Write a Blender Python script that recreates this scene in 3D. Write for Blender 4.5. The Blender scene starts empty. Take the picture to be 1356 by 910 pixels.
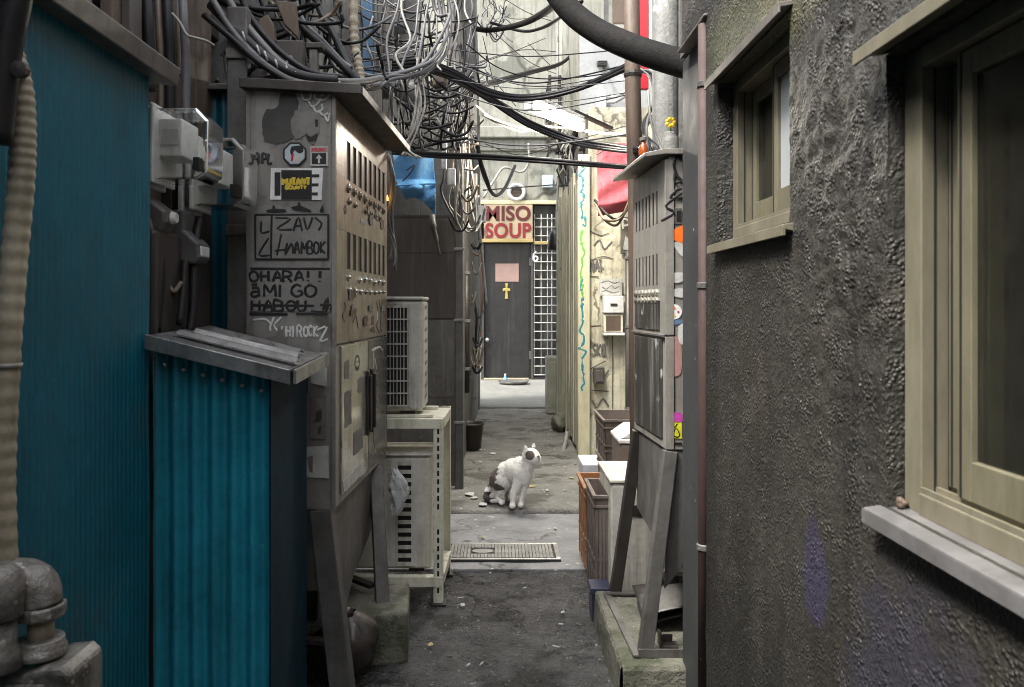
import bpy, math, random
from mathutils import Vector, noise as mnoise
random.seed(11)
R = math.radians
scene = bpy.context.scene
COL = scene.collection
F, VX, VY, H = 1055.0, 660.0, 405.0, 1.15       # focal length and vanishing point (photo pixels), eye height

def wx(px, d): return (px - VX) / F * d
def wz(py, d): return H - (py - VY) / F * d
def P(px, py, d): return (wx(px, d), d, wz(py, d))

# ---------------------------------------------------------------- materials
MATS = {}
def mat(name, c1, c2=None, scale=6.0, rough=.6, metal=0.0, bump=.15, bscale=60.0, streak=None,
        speck=None, rvar=.15, spec=.5, stretch=(1, 1, 1), grain=None, crack=None, blotch=None, coat=0.0):
    """Weathered surface: two tones mixed by noise, vertical streaks, specks, bump, roughness variation."""
    if name in MATS: return MATS[name]
    m = bpy.data.materials.new(name); m.use_nodes = True
    nt = m.node_tree; N = nt.nodes; L = nt.links
    b = N['Principled BSDF']
    b.inputs['Metallic'].default_value = metal
    b.inputs['Specular IOR Level'].default_value = spec
    if coat: b.inputs['Coat Weight'].default_value = coat; b.inputs['Coat Roughness'].default_value = .15
    tc = N.new('ShaderNodeTexCoord')
    mp = N.new('ShaderNodeMapping'); L.new(tc.outputs['Object'], mp.inputs['Vector'])
    mp.inputs['Scale'].default_value = stretch
    def nz(sc, det=6, rg=.6, vec=None):
        n = N.new('ShaderNodeTexNoise'); n.inputs['Scale'].default_value = sc
        n.inputs['Detail'].default_value = det; n.inputs['Roughness'].default_value = rg
        L.new(vec or mp.outputs['Vector'], n.inputs['Vector']); return n.outputs['Fac']
    def ramp(fac, a, bb):
        r = N.new('ShaderNodeMapRange'); r.inputs['From Min'].default_value = a; r.inputs['From Max'].default_value = bb
        r.clamp = True; L.new(fac, r.inputs['Value']); return r.outputs['Result']
    def mix(fac, a, bb):
        x = N.new('ShaderNodeMix'); x.data_type = 'RGBA'
        if isinstance(fac, float): x.inputs[0].default_value = fac
        else: L.new(fac, x.inputs[0])
        for s, v in ((6, a), (7, bb)):
            if isinstance(v, tuple): x.inputs[s].default_value = (*v, 1)
            else: L.new(v, x.inputs[s])
        return x.outputs[2]
    def mul(f, k):
        q = N.new('ShaderNodeMath'); q.operation = 'MULTIPLY'; L.new(f, q.inputs[0]); q.inputs[1].default_value = k
        return q.outputs[0]
    c2 = c2 or tuple(v * .6 for v in c1)
    col = mix(ramp(nz(scale), .35, .68), c1, c2)
    fine = nz(scale * 9, 4, .7)
    col = mix(mul(ramp(fine, .45, .75), .35), col, tuple(v * .5 for v in c2))
    if blotch:
        bc, bs, th, k = blotch
        col = mix(mul(ramp(nz(bs, 8, .62), th, th + .06), k), col, bc)
    if streak:
        sc_, k = streak[0], streak[1]
        ms = N.new('ShaderNodeMapping'); L.new(tc.outputs['Object'], ms.inputs['Vector'])
        ms.inputs['Scale'].default_value = (14, 14, .9)
        s = ramp(nz(1.6, 5, .65, ms.outputs['Vector']), .5, .72)
        col = mix(mul(s, k), col, sc_)
    if speck:
        v = N.new('ShaderNodeTexVoronoi'); v.inputs['Scale'].default_value = speck[1]
        L.new(mp.outputs['Vector'], v.inputs['Vector'])
        sp = ramp(v.outputs['Distance'], speck[2], speck[2] * .6)
        keep = ramp(nz(speck[1] * .35, 2), .52, .58)
        q = N.new('ShaderNodeMath'); q.operation = 'MULTIPLY'; L.new(sp, q.inputs[0]); L.new(keep, q.inputs[1])
        col = mix(q.outputs[0], col, speck[0])
    if crack:
        wn = N.new('ShaderNodeTexNoise'); wn.inputs['Scale'].default_value = crack[0] * 1.6; wn.inputs['Detail'].default_value = 5; L.new(tc.outputs['Object'], wn.inputs['Vector'])
        va = N.new('ShaderNodeMix'); va.data_type = 'RGBA'; va.inputs[0].default_value = .35; L.new(tc.outputs['Object'], va.inputs[6]); L.new(wn.outputs['Color'], va.inputs[7])
        vo = N.new('ShaderNodeTexVoronoi'); vo.feature = 'DISTANCE_TO_EDGE'; vo.inputs['Scale'].default_value = crack[0]; L.new(va.outputs[2], vo.inputs['Vector'])
        cr = ramp(vo.outputs['Distance'], crack[1], crack[1] * .3); kp = ramp(nz(crack[0] * .8, 3), .48, .56)
        q = N.new('ShaderNodeMath'); q.operation = 'MULTIPLY'; L.new(cr, q.inputs[0]); L.new(kp, q.inputs[1])
        col = mix(mul(q.outputs[0], .85), col, crack[2])
    L.new(col, b.inputs['Base Color'])
    rr = N.new('ShaderNodeMapRange'); L.new(nz(scale * 2.3, 5), rr.inputs['Value'])
    rr.inputs['To Min'].default_value = max(.03, rough - rvar); rr.inputs['To Max'].default_value = min(1, rough + rvar)
    L.new(rr.outputs['Result'], b.inputs['Roughness'])
    if bump:
        bp = N.new('ShaderNodeBump'); bp.inputs['Strength'].default_value = min(1, bump * 2); bp.inputs['Distance'].default_value = .004 * bump / .15
        hgt = nz(bscale, 6, .65)
        if grain:
            gv = N.new('ShaderNodeTexVoronoi'); gv.inputs['Scale'].default_value = grain; gv.inputs['Randomness'].default_value = 1
            L.new(mp.outputs['Vector'], gv.inputs['Vector'])
            gr = ramp(gv.outputs['Distance'], .62, .05); gk = ramp(nz(grain * .12, 4), .42, .62)
            q = N.new('ShaderNodeMath'); q.operation = 'MULTIPLY'; L.new(gr, q.inputs[0]); L.new(gk, q.inputs[1])
            q2 = N.new('ShaderNodeMath'); q2.operation = 'MULTIPLY_ADD'; L.new(q.outputs[0], q2.inputs[0]); q2.inputs[1].default_value = .7; L.new(hgt, q2.inputs[2]); hgt = q2.outputs[0]
        L.new(hgt, bp.inputs['Height']); L.new(bp.outputs['Normal'], b.inputs['Normal'])
    MATS[name] = m
    return m

def glass(name, tint, rough=.06, trans=.85, alpha=1.0):
    if name in MATS: return MATS[name]
    m = bpy.data.materials.new(name); m.use_nodes = True
    nt = m.node_tree; b = nt.nodes['Principled BSDF']
    b.inputs['Base Color'].default_value = (*tint, 1)
    b.inputs['Transmission Weight'].default_value = trans; b.inputs['IOR'].default_value = 1.3
    tc = nt.nodes.new('ShaderNodeTexCoord'); n = nt.nodes.new('ShaderNodeTexNoise'); n.inputs['Scale'].default_value = 18
    n.inputs['Detail'].default_value = 6
    nt.links.new(tc.outputs['Object'], n.inputs['Vector'])
    mr = nt.nodes.new('ShaderNodeMapRange'); nt.links.new(n.outputs['Fac'], mr.inputs['Value'])
    mr.inputs['From Min'].default_value = .35; mr.inputs['From Max'].default_value = .7
    mr.inputs['To Min'].default_value = rough; mr.inputs['To Max'].default_value = rough + .22
    nt.links.new(mr.outputs['Result'], b.inputs['Roughness'])
    MATS[name] = m; return m

def emit(name, c, s):
    if name in MATS: return MATS[name]
    m = bpy.data.materials.new(name); m.use_nodes = True
    b = m.node_tree.nodes['Principled BSDF']
    b.inputs['Base Color'].default_value = (*c, 1)
    b.inputs['Emission Color'].default_value = (*c, 1); b.inputs['Emission Strength'].default_value = s
    MATS[name] = m; return m

# ---------------------------------------------------------------- mesh builder
class MB:
    def __init__(s): s.v = []; s.f = []; s.m = []
    def add(s, vs, fs, mi=0):
        o = len(s.v); s.v += [tuple(v) for v in vs]; s.f += [tuple(i + o for i in f) for f in fs]; s.m += [mi] * len(fs); return s
    def box(s, x0, x1, y0, y1, z0, z1, mi=0):
        x0, x1 = sorted((x0, x1)); y0, y1 = sorted((y0, y1)); z0, z1 = sorted((z0, z1))
        v = [(x, y, z) for z in (z0, z1) for y in (y0, y1) for x in (x0, x1)]
        return s.add(v, [(0, 2, 3, 1), (4, 5, 7, 6), (0, 1, 5, 4), (2, 6, 7, 3), (0, 4, 6, 2), (1, 3, 7, 5)], mi)
    def prism(s, poly, axis, a, b, mi=0):
        """poly in the two remaining axes (in x,y,z order), extruded along axis from a to b"""
        def pt(p, t):
            q = list(p); q.insert('xyz'.index(axis), t); return tuple(q)
        n = len(poly)
        v = [pt(p, a) for p in poly] + [pt(p, b) for p in poly]
        f = [tuple(range(n))[::-1], tuple(range(n, 2 * n))] + [(i, (i + 1) % n, n + (i + 1) % n, n + i) for i in range(n)]
        return s.add(v, f, mi)
    def beam(s, a, b, w, t, mi=0, up=(0, 0, 1)):
        a, b = Vector(a), Vector(b); d = (b - a).normalized()
        u = Vector(up)
        if abs(d.dot(u)) > .97: u = Vector((0, 1, 0))
        s1 = d.cross(u).normalized() * (w / 2); s2 = s1.cross(d).normalized() * (t / 2)
        v = [a - s1 - s2, a + s1 - s2, a + s1 + s2, a - s1 + s2, b - s1 - s2, b + s1 - s2, b + s1 + s2, b - s1 + s2]
        return s.add(v, [(3, 2, 1, 0), (4, 5, 6, 7), (0, 1, 5, 4), (1, 2, 6, 5), (2, 3, 7, 6), (3, 0, 4, 7)], mi)
    def tube(s, pts, r, n=8, mi=0, cap=True, squash=None):
        pts = [Vector(p) for p in pts]
        rs = r if isinstance(r, (list, tuple)) else [r] * len(pts)
        o = len(s.v); prev = None
        for i, p in enumerate(pts):
            t = (pts[min(i + 1, len(pts) - 1)] - pts[max(i - 1, 0)])
            if t.length < 1e-9: t = Vector((0, 0, 1))
            t.normalize()
            if prev is None:
                a = Vector((0, 0, 1)) if abs(t.z) < .9 else Vector((1, 0, 0))
                prev = a
            u = prev - t * prev.dot(t)
            if u.length < 1e-6: u = t.orthogonal()
            u.normalize(); w = t.cross(u); prev = u
            for k in range(n):
                q = 2 * math.pi * k / n
                off = (u * math.cos(q) + w * math.sin(q)) * rs[i]
                if squash is not None:
                    nn, kk = squash; nn = Vector(nn); off = off - nn * off.dot(nn) * (1 - kk)
                s.v.append(tuple(p + off))
        for i in range(len(pts) - 1):
            for k in range(n):
                a = o + i * n + k; b = o + i * n + (k + 1) % n
                s.f.append((a, b, b + n, a + n)); s.m.append(mi)
        if cap:
            s.f.append(tuple(range(o, o + n))[::-1]); s.m.append(mi)
            e = o + (len(pts) - 1) * n; s.f.append(tuple(range(e, e + n))); s.m.append(mi)
        return s
    def lathe(s, prof, c, n=20, axis='z', mi=0):
        """prof: list of (radius, height) along axis from c"""
        o = len(s.v)
        for r, h in prof:
            for k in range(n):
                q = 2 * math.pi * k / n; a, b = r * math.cos(q), r * math.sin(q)
                d = {'z': (a, b, h), 'y': (a, h, b), 'x': (h, a, b)}[axis]
                s.v.append((c[0] + d[0], c[1] + d[1], c[2] + d[2]))
        for i in range(len(prof) - 1):
            for k in range(n):
                a = o + i * n + k; b = o + i * n + (k + 1) % n
                s.f.append((a, b, b + n, a + n)); s.m.append(mi)
        if prof[0][0] > 1e-5: s.f.append(tuple(range(o, o + n))[::-1]); s.m.append(mi)
        if prof[-1][0] > 1e-5:
            e = o + (len(prof) - 1) * n; s.f.append(tuple(range(e, e + n))); s.m.append(mi)
        return s
    def sheet(s, fn, nu, nv, mi=0):
        o = len(s.v)
        for j in range(nv + 1):
            for i in range(nu + 1): s.v.append(tuple(fn(i / nu, j / nv)))
        for j in range(nv):
            for i in range(nu):
                a = o + j * (nu + 1) + i
                s.f.append((a, a + 1, a + nu + 2, a + nu + 1)); s.m.append(mi)
        return s
    def build(s, name, m, parent=None, smooth=False, bevel=0, solid=0, local=False, seg=2):
        me = bpy.data.meshes.new(name)
        off = Vector((0, 0, 0))
        root = parent
        while root is not None and not local:
            off += root.location; root = root.parent
        me.from_pydata([tuple(Vector(v) - off) for v in s.v], [], s.f)
        ms = m if isinstance(m, (list, tuple)) else [m]
        for x in ms: me.materials.append(x)
        if len(ms) > 1:
            for p, i in zip(me.polygons, s.m): p.material_index = i
        if smooth:
            for p in me.polygons: p.use_smooth = True
        me.update()
        o = bpy.data.objects.new(name, me); COL.objects.link(o)
        if parent: o.parent = parent
        if bevel:
            b = o.modifiers.new('bevel', 'BEVEL'); b.width = bevel; b.segments = seg; b.limit_method = 'ANGLE'; b.angle_limit = R(50)
            b.harden_normals = False
        if solid:
            b = o.modifiers.new('solid', 'SOLIDIFY'); b.thickness = solid; b.offset = 0
        return o

def tag(o, label=None, cat=None, group=None, kind=None):
    if label: o['label'] = label
    if cat: o['category'] = cat
    if group: o['group'] = group
    if kind or cat: o['kind'] = kind or 'thing'
    return o
def thing(name, label, cat, loc=(0, 0, 0), rz=0, group=None):
    o = bpy.data.objects.new(name, None); COL.objects.link(o); o.empty_display_size = .05
    o.location = loc; o.rotation_euler = (0, 0, rz)
    return tag(o, label, cat, group)
def spline(pts, n=8):
    p = [Vector(q) for q in pts]
    p = [p[0] * 2 - p[1]] + p + [p[-1] * 2 - p[-2]]
    out = []
    for i in range(1, len(p) - 2):
        for k in range(n):
            t = k / n; a, b, c, d = p[i - 1:i + 3]
            out.append(.5 * ((2 * b) + (c - a) * t + (2 * a - 5 * b + 4 * c - d) * t * t + (3 * b - a - 3 * c + d) * t ** 3))
    out.append(p[-2]); return out
def copy_tree(o, parent=None):
    c = o.copy(); COL.objects.link(c); c.parent = parent
    for ch in list(o.children): copy_tree(ch, c)
    return c

# stroke lettering -------------------------------------------------
GL = {
 'A': [[(0, 0), (.35, 1), (.7, 0)], [(.14, .38), (.56, .38)]], 'B': [[(0, 0), (0, 1), (.5, .95), (.55, .7), (.4, .53), (0, .52)], [(.4, .53), (.62, .35), (.55, .06), (0, 0)]],
 'C': [[(.6, .85), (.3, 1), (.02, .7), (.02, .3), (.3, 0), (.62, .14)]], 'D': [[(0, 0), (0, 1), (.4, .92), (.62, .5), (.4, .06), (0, 0)]],
 'E': [[(.6, 1), (0, 1), (0, 0), (.6, 0)], [(0, .5), (.45, .5)]], 'G': [[(.62, .85), (.3, 1), (.02, .7), (.02, .3), (.3, 0), (.64, .15), (.64, .45), (.36, .45)]],
 'H': [[(0, 0), (0, 1)], [(.6, 0), (.6, 1)], [(0, .5), (.6, .5)]], 'I': [[(.1, 0), (.1, 1)]], 'J': [[(.1, 1), (.55, 1), (.5, .2), (.3, 0), (.05, .2)]],
 'K': [[(0, 0), (0, 1)], [(.6, 1), (.02, .45), (.62, 0)]], 'L': [[(0, 1), (0, 0), (.55, 0)]], 'M': [[(0, 0), (.05, 1), (.38, .35), (.7, 1), (.75, 0)]],
 'N': [[(0, 0), (0, 1), (.6, 0), (.6, 1)]], 'O': [[(.35, 1), (.05, .75), (.05, .25), (.35, 0), (.66, .25), (.66, .75), (.35, 1)]],
 'P': [[(0, 0), (0, 1), (.5, .95), (.58, .7), (.45, .5), (0, .48)]], 'R': [[(0, 0), (0, 1), (.5, .95), (.58, .72), (.42, .52), (0, .5)], [(.3, .5), (.62, 0)]],
 'S': [[(.58, .88), (.3, 1), (.04, .78), (.3, .52), (.58, .26), (.3, 0), (.02, .14)]], 'T': [[(0, 1), (.7, 1)], [(.35, 1), (.35, 0)]],
 'U': [[(0, 1), (.02, .2), (.3, 0), (.58, .2), (.6, 1)]], 'Y': [[(0, 1), (.3, .5), (.6, 1)], [(.3, .5), (.3, 0)]], 'Z': [[(0, 1), (.6, 1), (0, 0), (.62, 0)]],
 '!': [[(.1, 1), (.1, .35)], [(.1, .1), (.1, 0)]], 'a': [[(.1, .72), (.5, .72), (.55, .05)], [(.55, .4), (.2, .42), (.05, .2), (.25, 0), (.52, .16)], [(.1, 1), (.45, 1)]],
 '_': [[(0, 0), (.6, 0)]], ' ': [], 'V': [[(0, 1), (.3, 0), (.6, 1)]], 'X': [[(0, 0), (.6, 1)], [(0, 1), (.6, 0)]], '4': [[(.5, 0), (.5, 1), (0, .35), (.65, .35)]],
}
def word(txt, x0, y0, x1, y1, jit=.0):
    """strokes of txt inside the pixel box x0..x1, y0 (top)..y1 (bottom)"""
    n = len(txt); w = (x1 - x0) / n; out = []
    for i, c in enumerate(txt):
        jx, jy = random.uniform(-jit, jit), random.uniform(-jit, jit)
        for st in GL[c]:
            sl, sc = jx * .06, 1 + jy * .06
            out.append([(x0 + i * w + p[0] * w * 1.15 * sc + jx + sl * p[1] * w + random.uniform(-.3, .3) * jit, y1 - p[1] * sc * (y1 - y0) + jy + random.uniform(-.3, .3) * jit) for p in st])
    return out
def strokes(mb, sts, mapf, r, nrm, mi=0, n=6):
    for st in sts:
        q = [mapf(*p) for p in st]
        if len(q) > 2: q = spline(q, 3)
        ph = random.random() * 50; mb.tube(q, [r * (1 + .45 * mnoise.noise(Vector((ph + i * .45, 0, 0)))) for i in range(len(q))], n, mi, True, (nrm, .25))
def text_mesh(body, size, bold=0.0, extrude=.002):
    cu = bpy.data.curves.new('text', 'FONT'); cu.body = body; cu.size = size; cu.offset = bold; cu.extrude = extrude
    cu.align_x = 'CENTER'; cu.align_y = 'CENTER'; cu.space_line = .8; cu.space_character = 1.05
    o = bpy.data.objects.new('text', cu); COL.objects.link(o)
    dg = bpy.context.evaluated_depsgraph_get(); me = bpy.data.meshes.new_from_object(o.evaluated_get(dg))
    bpy.data.objects.remove(o); vs = [tuple(v.co) for v in me.vertices]; fs = [tuple(p.vertices) for p in me.polygons]
    return vs, fs

# ---------------------------------------------------------------- palette
teal = mat('teal_paint', (.009, .125, .18), (.006, .085, .125), 4, .34, 0, .04, 40, blotch=((.04, .075, .085), 2.4, .6, .45), streak=((.02, .075, .095), .5), speck=((.02, .2, .27), 60, .12))
teal_lit = mat('teal_paint_lit', (.015, .225, .31), (.009, .135, .19), 4, .22, 0, .05, 40, blotch=((.035, .10, .125), 3.2, .6, .5), streak=((.01, .075, .10), .55), speck=((.05, .2, .25), 50, .12))  # same paint as teal, the shed front's stronger light put into the colour
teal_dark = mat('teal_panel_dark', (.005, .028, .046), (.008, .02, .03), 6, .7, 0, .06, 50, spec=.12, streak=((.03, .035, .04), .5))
galv = mat('galvanised_flashing', (.42, .42, .42), (.22, .21, .2), 14, .32, .75, .12, 40, streak=((.10, .085, .07), .6))
trim_m = mat('weathered_trim', (.17, .155, .14), (.10, .09, .08), 9, .5, .3, .1, 60, streak=((.05, .045, .04), .6))
cab_m = mat('cabinet_paint', (.30, .285, .26), (.21, .197, .178), 5, .42, .35, .06, 70, streak=((.06, .05, .042), .6), blotch=((.07, .06, .05), 3.2, .56, .7))
cab_rust = mat('cabinet_rust', (.30, .255, .20), (.17, .13, .09), 7, .34, .5, .08, 80, streak=((.05, .035, .022), .75), blotch=((.09, .05, .025), 5, .55, .6))
cab_cream = mat('cabinet_scuffed_cream', (.66, .64, .56), (.42, .40, .345), 6, .2, .65, .05, 60, streak=((.12, .10, .07), .55), blotch=((.16, .14, .11), 4.5, .56, .8))
cab_dark = mat('cabinet_dark_door', (.12, .115, .105), (.075, .068, .06), 6, .25, .6, .06, 60, streak=((.04, .03, .025), .6), blotch=((.28, .26, .22), 5, .6, .6))
steel_dark = mat('dark_steel', (.055, .05, .046), (.03, .027, .024), 9, .5, .4, .1, 80, streak=((.09, .06, .04), .4))
steel_grey = mat('grey_steel', (.14, .135, .128), (.08, .075, .07), 9, .48, .4, .1, 70, streak=((.05, .045, .04), .6))
black = mat('black_void', (.008, .008, .008), (.004, .004, .004), 5, .7, 0, 0)
rubber = mat('black_cable_rubber', (.016, .015, .016), (.008, .008, .009), 20, .5, 0, .08, 60, spec=.25)
rubber_g = mat('grey_cable_rubber', (.11, .108, .11), (.07, .068, .068), 20, .5, 0, .05, 60)
rubber_w = mat('pale_cable_rubber', (.30, .285, .255), (.18, .17, .145), 18, .5, 0, .05, 60)
rubber_b = mat('brown_cable_rubber', (.16, .12, .085), (.08, .06, .045), 18, .5, 0, .05, 60)
hose_m = mat('beige_hose_tape', (.36, .31, .225), (.22, .185, .13), 12, .55, 0, .15, 60, streak=((.10, .08, .05), .5))
pipe_m = mat('galvanised_pipe_old', (.32, .305, .28), (.08, .07, .062), 22, .42, .5, .3, 60, speck=((.40, .38, .35), 60, .3))
cream = mat('cream_metal', (.74, .72, .59), (.56, .545, .43), 6, .42, 0, .05, 70, streak=((.17, .145, .10), .55), blotch=((.18, .12, .06), 7, .66, .8))
ac_m = mat('ac_casing', (.54, .52, .465), (.36, .345, .30), 7, .45, 0, .04, 70, streak=((.11, .095, .075), .75), blotch=((.14, .12, .10), 5, .58, .7))
ac_l = mat('ac_casing_pale', (.64, .62, .55), (.48, .46, .40), 7, .45, 0, .04, 70, streak=((.19, .16, .12), .6))
white_p = mat('white_plastic', (.68, .68, .67), (.52, .52, .50), 6, .5, 0, .03, 60, streak=((.30, .28, .25), .45))
paper = mat('sticker_paper', (.50, .50, .48), (.36, .36, .34), 25, .6, 0, .05, 90, streak=((.22, .20, .18), .5))
ink = mat('black_marker_ink', (.008, .0075, .008), (.014, .013, .013), 30, .45, 0, 0)
ink_w = mat('white_marker_ink', (.55, .55, .54), (.42, .42, .41), 30, .5, 0, 0)
concrete = mat('stained_concrete', (.29, .285, .24), (.19, .188, .155), 1.3, .75, 0, .15, 30, streak=((.085, .088, .07), .8), blotch=((.10, .105, .082), 1.8, .54, .8), crack=(.9, .02, (.05, .05, .04)))
concrete_d = mat('grimy_concrete', (.13, .128, .118), (.075, .072, .066), 2.2, .75, 0, .25, 40, streak=((.04, .038, .034), .7))
wood_d = mat('dark_brown_panel', (.075, .064, .056), (.045, .038, .033), 5, .45, .2, .1, 50, streak=((.13, .115, .10), .45), stretch=(1, 1, .3))
wood_b = mat('brown_board', (.14, .10, .072), (.08, .054, .04), 8, .6, 0, .2, 60, streak=((.05, .032, .022), .6), stretch=(1, 1, .25))
wood_o = mat('olive_planks', (.50, .48, .36), (.33, .31, .22), 9, .7, 0, .3, 50, streak=((.07, .065, .045), .8), stretch=(1, 1, .2))
frame_m = mat('anodised_frame', (.225, .205, .15), (.14, .127, .09), 8, .42, .3, .04, 80, streak=((.2, .17, .11), .5), stretch=(1, 1, .3))
stone = mat('mossy_concrete_block', (.17, .165, .13), (.085, .085, .06), 9, .8, 0, .5, 40, blotch=((.05, .06, .03), 7, .52, .75), speck=((.30, .28, .24), 70, .25))
blue_t = mat('blue_tarp', (.14, .34, .60), (.085, .24, .46), 9, .8, 0, .35, 22, spec=.12, streak=((.22, .33, .42), .45))
pink_t = mat('faded_red_tarp', (.37, .085, .10), (.28, .055, .07), 6, .85, 0, .3, 22, spec=.1, streak=((.40, .15, .16), .45))
duct_m = mat('dull_black_duct', (.007, .0065, .0065), (.012, .011, .010), 14, .8, 0, .3, 30, spec=.12)
red_p = mat('red_sign_paint', (.50, .018, .03), (.38, .012, .02), 6, .4, 0, .03, 40)
crate_m = mat('grey_brown_crate', (.17, .135, .115), (.115, .09, .077), 10, .5, 0, .05, 60, streak=((.24, .21, .19), .4))
orange_p = mat('orange_crate_plastic', (.40, .19, .085), (.27, .12, .05), 8, .45, 0, .05, 60)
# ================================================================ GROUND
def fbm(x, y, z=0, o=4):
    return mnoise.fractal(Vector((x, y, z)), .9, 2.0, o)
asphalt = mat('asphalt', (.155, .153, .15), (.058, .057, .056), 4.0, .33, 0, .9, 90, grain=95, speck=((.45, .44, .42), 62, .26), rvar=.25, blotch=((.026, .025, .024), 3.2, .54, .75), crack=(2.6, .022, (.012, .012, .012)))
paving = mat('worn_paving', (.225, .22, .20), (.125, .122, .108), 4.5, .55, 0, .5, 50, speck=((.36, .35, .31), 26, .26), rvar=.2, blotch=((.05, .048, .04), 3, .54, .75), crack=(1.7, .02, (.025, .024, .02)))
cross_m = mat('pale_concrete_paving', (.27, .27, .275), (.165, .165, .17), 5, .5, 0, .35, 60, crack=(2.2, .02, (.05, .05, .048)), speck=((.55, .55, .53), 22, .24), blotch=((.13, .13, .13), 5, .57, .6))
slab_m = mat('pale_concrete_slab', (.165, .165, .152), (.105, .105, .095), 2.5, .6, 0, .2, 50, blotch=((.19, .19, .17), 2.5, .57, .6))
def ground_sheet(name, x0, x1, y0, y1, z, m, amp, nx, ny, f=6):
    mb = MB()
    mb.sheet(lambda u, v: (x0 + (x1 - x0) * u, y0 + (y1 - y0) * v,
             z + amp * fbm((x0 + (x1 - x0) * u) * f, (y0 + (y1 - y0) * v) * f)), nx, ny)
    return tag(mb.build(name, m, smooth=True), kind='structure')
g = MB(); g.sheet(lambda u, v: (-60 + 120 * u, -60 + 120 * v, -.09), 4, 4)
tag(g.build('ground', asphalt), kind='structure')
ground_sheet('alley_asphalt', -1.6, 1.6, -3, 1.6, -.004, asphalt, .005, 60, 90, 7)
g = MB()
def asp(u, v):
    x = -1.3 + 2.6 * u; y = 1.6 + 1.84 * v
    return (x, y, .006 * fbm(x * 6, y * 6) + .0042 * fbm(x * 34, y * 34, 3) + .0045 * max(0, mnoise.noise(Vector((x * 62, y * 62, 1))) - .1))
g.sheet(asp, 320, 226); tag(g.build('alley_asphalt', asphalt, smooth=True), kind='structure')
# cross street between the two kerbs
g = MB(); g.sheet(lambda u, v: (-2.5 + 5 * u, 3.52 + .86 * v, .006 + .003 * fbm(u * 30, v * 6)), 120, 24)
tag(g.build('cross_pavement', cross_m, smooth=True), kind='structure')
g = MB(); g.box(-2.5, 2.5, 3.445, 3.517, -.05, .012)
tag(g.build('gutter_kerb', cross_m, bevel=.006), kind='structure')
# raised paving the cat sits on, with its rounded broken front edge
g = MB()
def pav(u, v):
    x = -2.5 + 5 * u; y = 4.385 + 4.29 * v
    e = .035 * fbm(x * 2.2, 3.3) * max(0, 1 - v * 8)
    z = .03 + .006 * fbm(x * 5, y * 5)
    if v < 1e-6: z = -.03
    elif v < .004: z = .018 + .006 * fbm(x * 7, 1)
    return (x, y + e, z)
o = len(g.v); nu, vs = 140, [0, .001, .006] + [.012 + .988 * (k / 90) ** 1.2 for k in range(91)]
for v in vs:
    for i in range(nu + 1): g.v.append(pav(i / nu, v))
for j in range(len(vs) - 1):
    for i in range(nu):
        a = j * (nu + 1) + i; g.f.append((a, a + 1, a + nu + 2, a + nu + 1)); g.m.append(0)
tag(g.build('alley_paving', paving, smooth=True), kind='structure')
g = MB(); g.box(-2.5, 2.5, 8.68, 12.0, -.05, .05)
tag(g.build('concrete_landing', slab_m, bevel=.01), kind='structure')

# gutter cover plate with raised pattern
t = thing('gutter_cover', 'pale chequered cast iron gutter cover set in the pavement', 'gutter cover', (0, 3.66, 0))
x0, x1, y0, y1 = wx(588, 3.6), wx(741, 3.65), 3.555, 3.80
iron = mat('worn_cast_iron', (.50, .49, .46), (.34, .33, .31), 12, .38, .5, .1, 80)
iron_d = mat('cast_iron_recess', (.05, .048, .045), (.03, .03, .03), 12, .6, .3, .1, 80)
g = MB(); g.box(x0, x1, y0, y1, -.02, .014); g.build('plate', iron_d, t)
g = MB()
g.box(x0, x1, y0, y0 + .014, .0141, .021); g.box(x0, x1, y1 - .014, y1, .0141, .021)
g.box(x0, x0 + .014, y0 + .0141, y1 - .0141, .0141, .021); g.box(x1 - .022, x1, y0 + .0141, y1 - .0141, .0141, .021)
g.build('border', iron, t, bevel=.002)
g = MB(); nx = 30; ny = 11
for i in range(nx):
    for j in range(ny):
        cx = x0 + .024 + (x1 - x0 - .055) * (i + .5) / nx; cy = y0 + .022 + (y1 - y0 - .044) * (j + .5) / ny
        if ((i + 3) // 7 + j // 5) % 2: a = .0062; b = .0085
        else: a, b = (.0085, .006) if (i + j) % 2 else (.0055, .0095)
        if abs(i - 9) < 4 and abs(j - 5) < 3: continue
        g.box(cx - a, cx + a, cy - b, cy + b, .0141, .020)
cx, cy = x0 + .024 + (x1 - x0 - .055) * 9.5 / nx, (y0 + y1) / 2
g.prism([(cx + .05 * math.cos(k * .2618), cy + .03 * math.sin(k * .2618)) for k in range(24)], 'z', .0141, .0195)
g.build('tread_pattern', iron, t)

# ================================================================ LEFT: teal building
WXL = -.785
t = thing('clad_building', 'dark teal building of narrow ribbed metal sheet with a grey eave trim', 'building', (WXL, 0, 0))
yE = 1.785
def ribbed(y0, y1, z0, z1, x, pitch, amp, nrm=1):
    mb = MB(); n = int((y1 - y0) / pitch) * 6
    dent = lambda y, z: .0035 * mnoise.noise(Vector((y * 3.1, z * 2.3, 8))) + .002 * mnoise.noise(Vector((y * 9, z * 6, 3)))
    mb.sheet(lambda u, v: (x + nrm * amp * math.cos(2 * math.pi * (u * n / 6)) ** 3 + dent(y0 + (y1 - y0) * u, z0 + (z1 - z0) * v), y0 + (y1 - y0) * u, z0 + (z1 - z0) * v), n, 36)
    return mb
ribbed(-2.5, yE, -.02, 1.695, WXL, .0185, .0022).build('ribbed_wall', teal, t, smooth=True)
for yk in (.62, 1.24):
    g = MB(); g.box(WXL + .0024, WXL + .0036, yk, yk + .004, 0, 1.655); g.build('sheet_lap', teal, t)
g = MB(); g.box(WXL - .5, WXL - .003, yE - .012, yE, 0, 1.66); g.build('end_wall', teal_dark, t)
g = MB()   # eave trim: sloping fascia strip with a folded lip
tz = lambda y: 1.885
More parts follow.
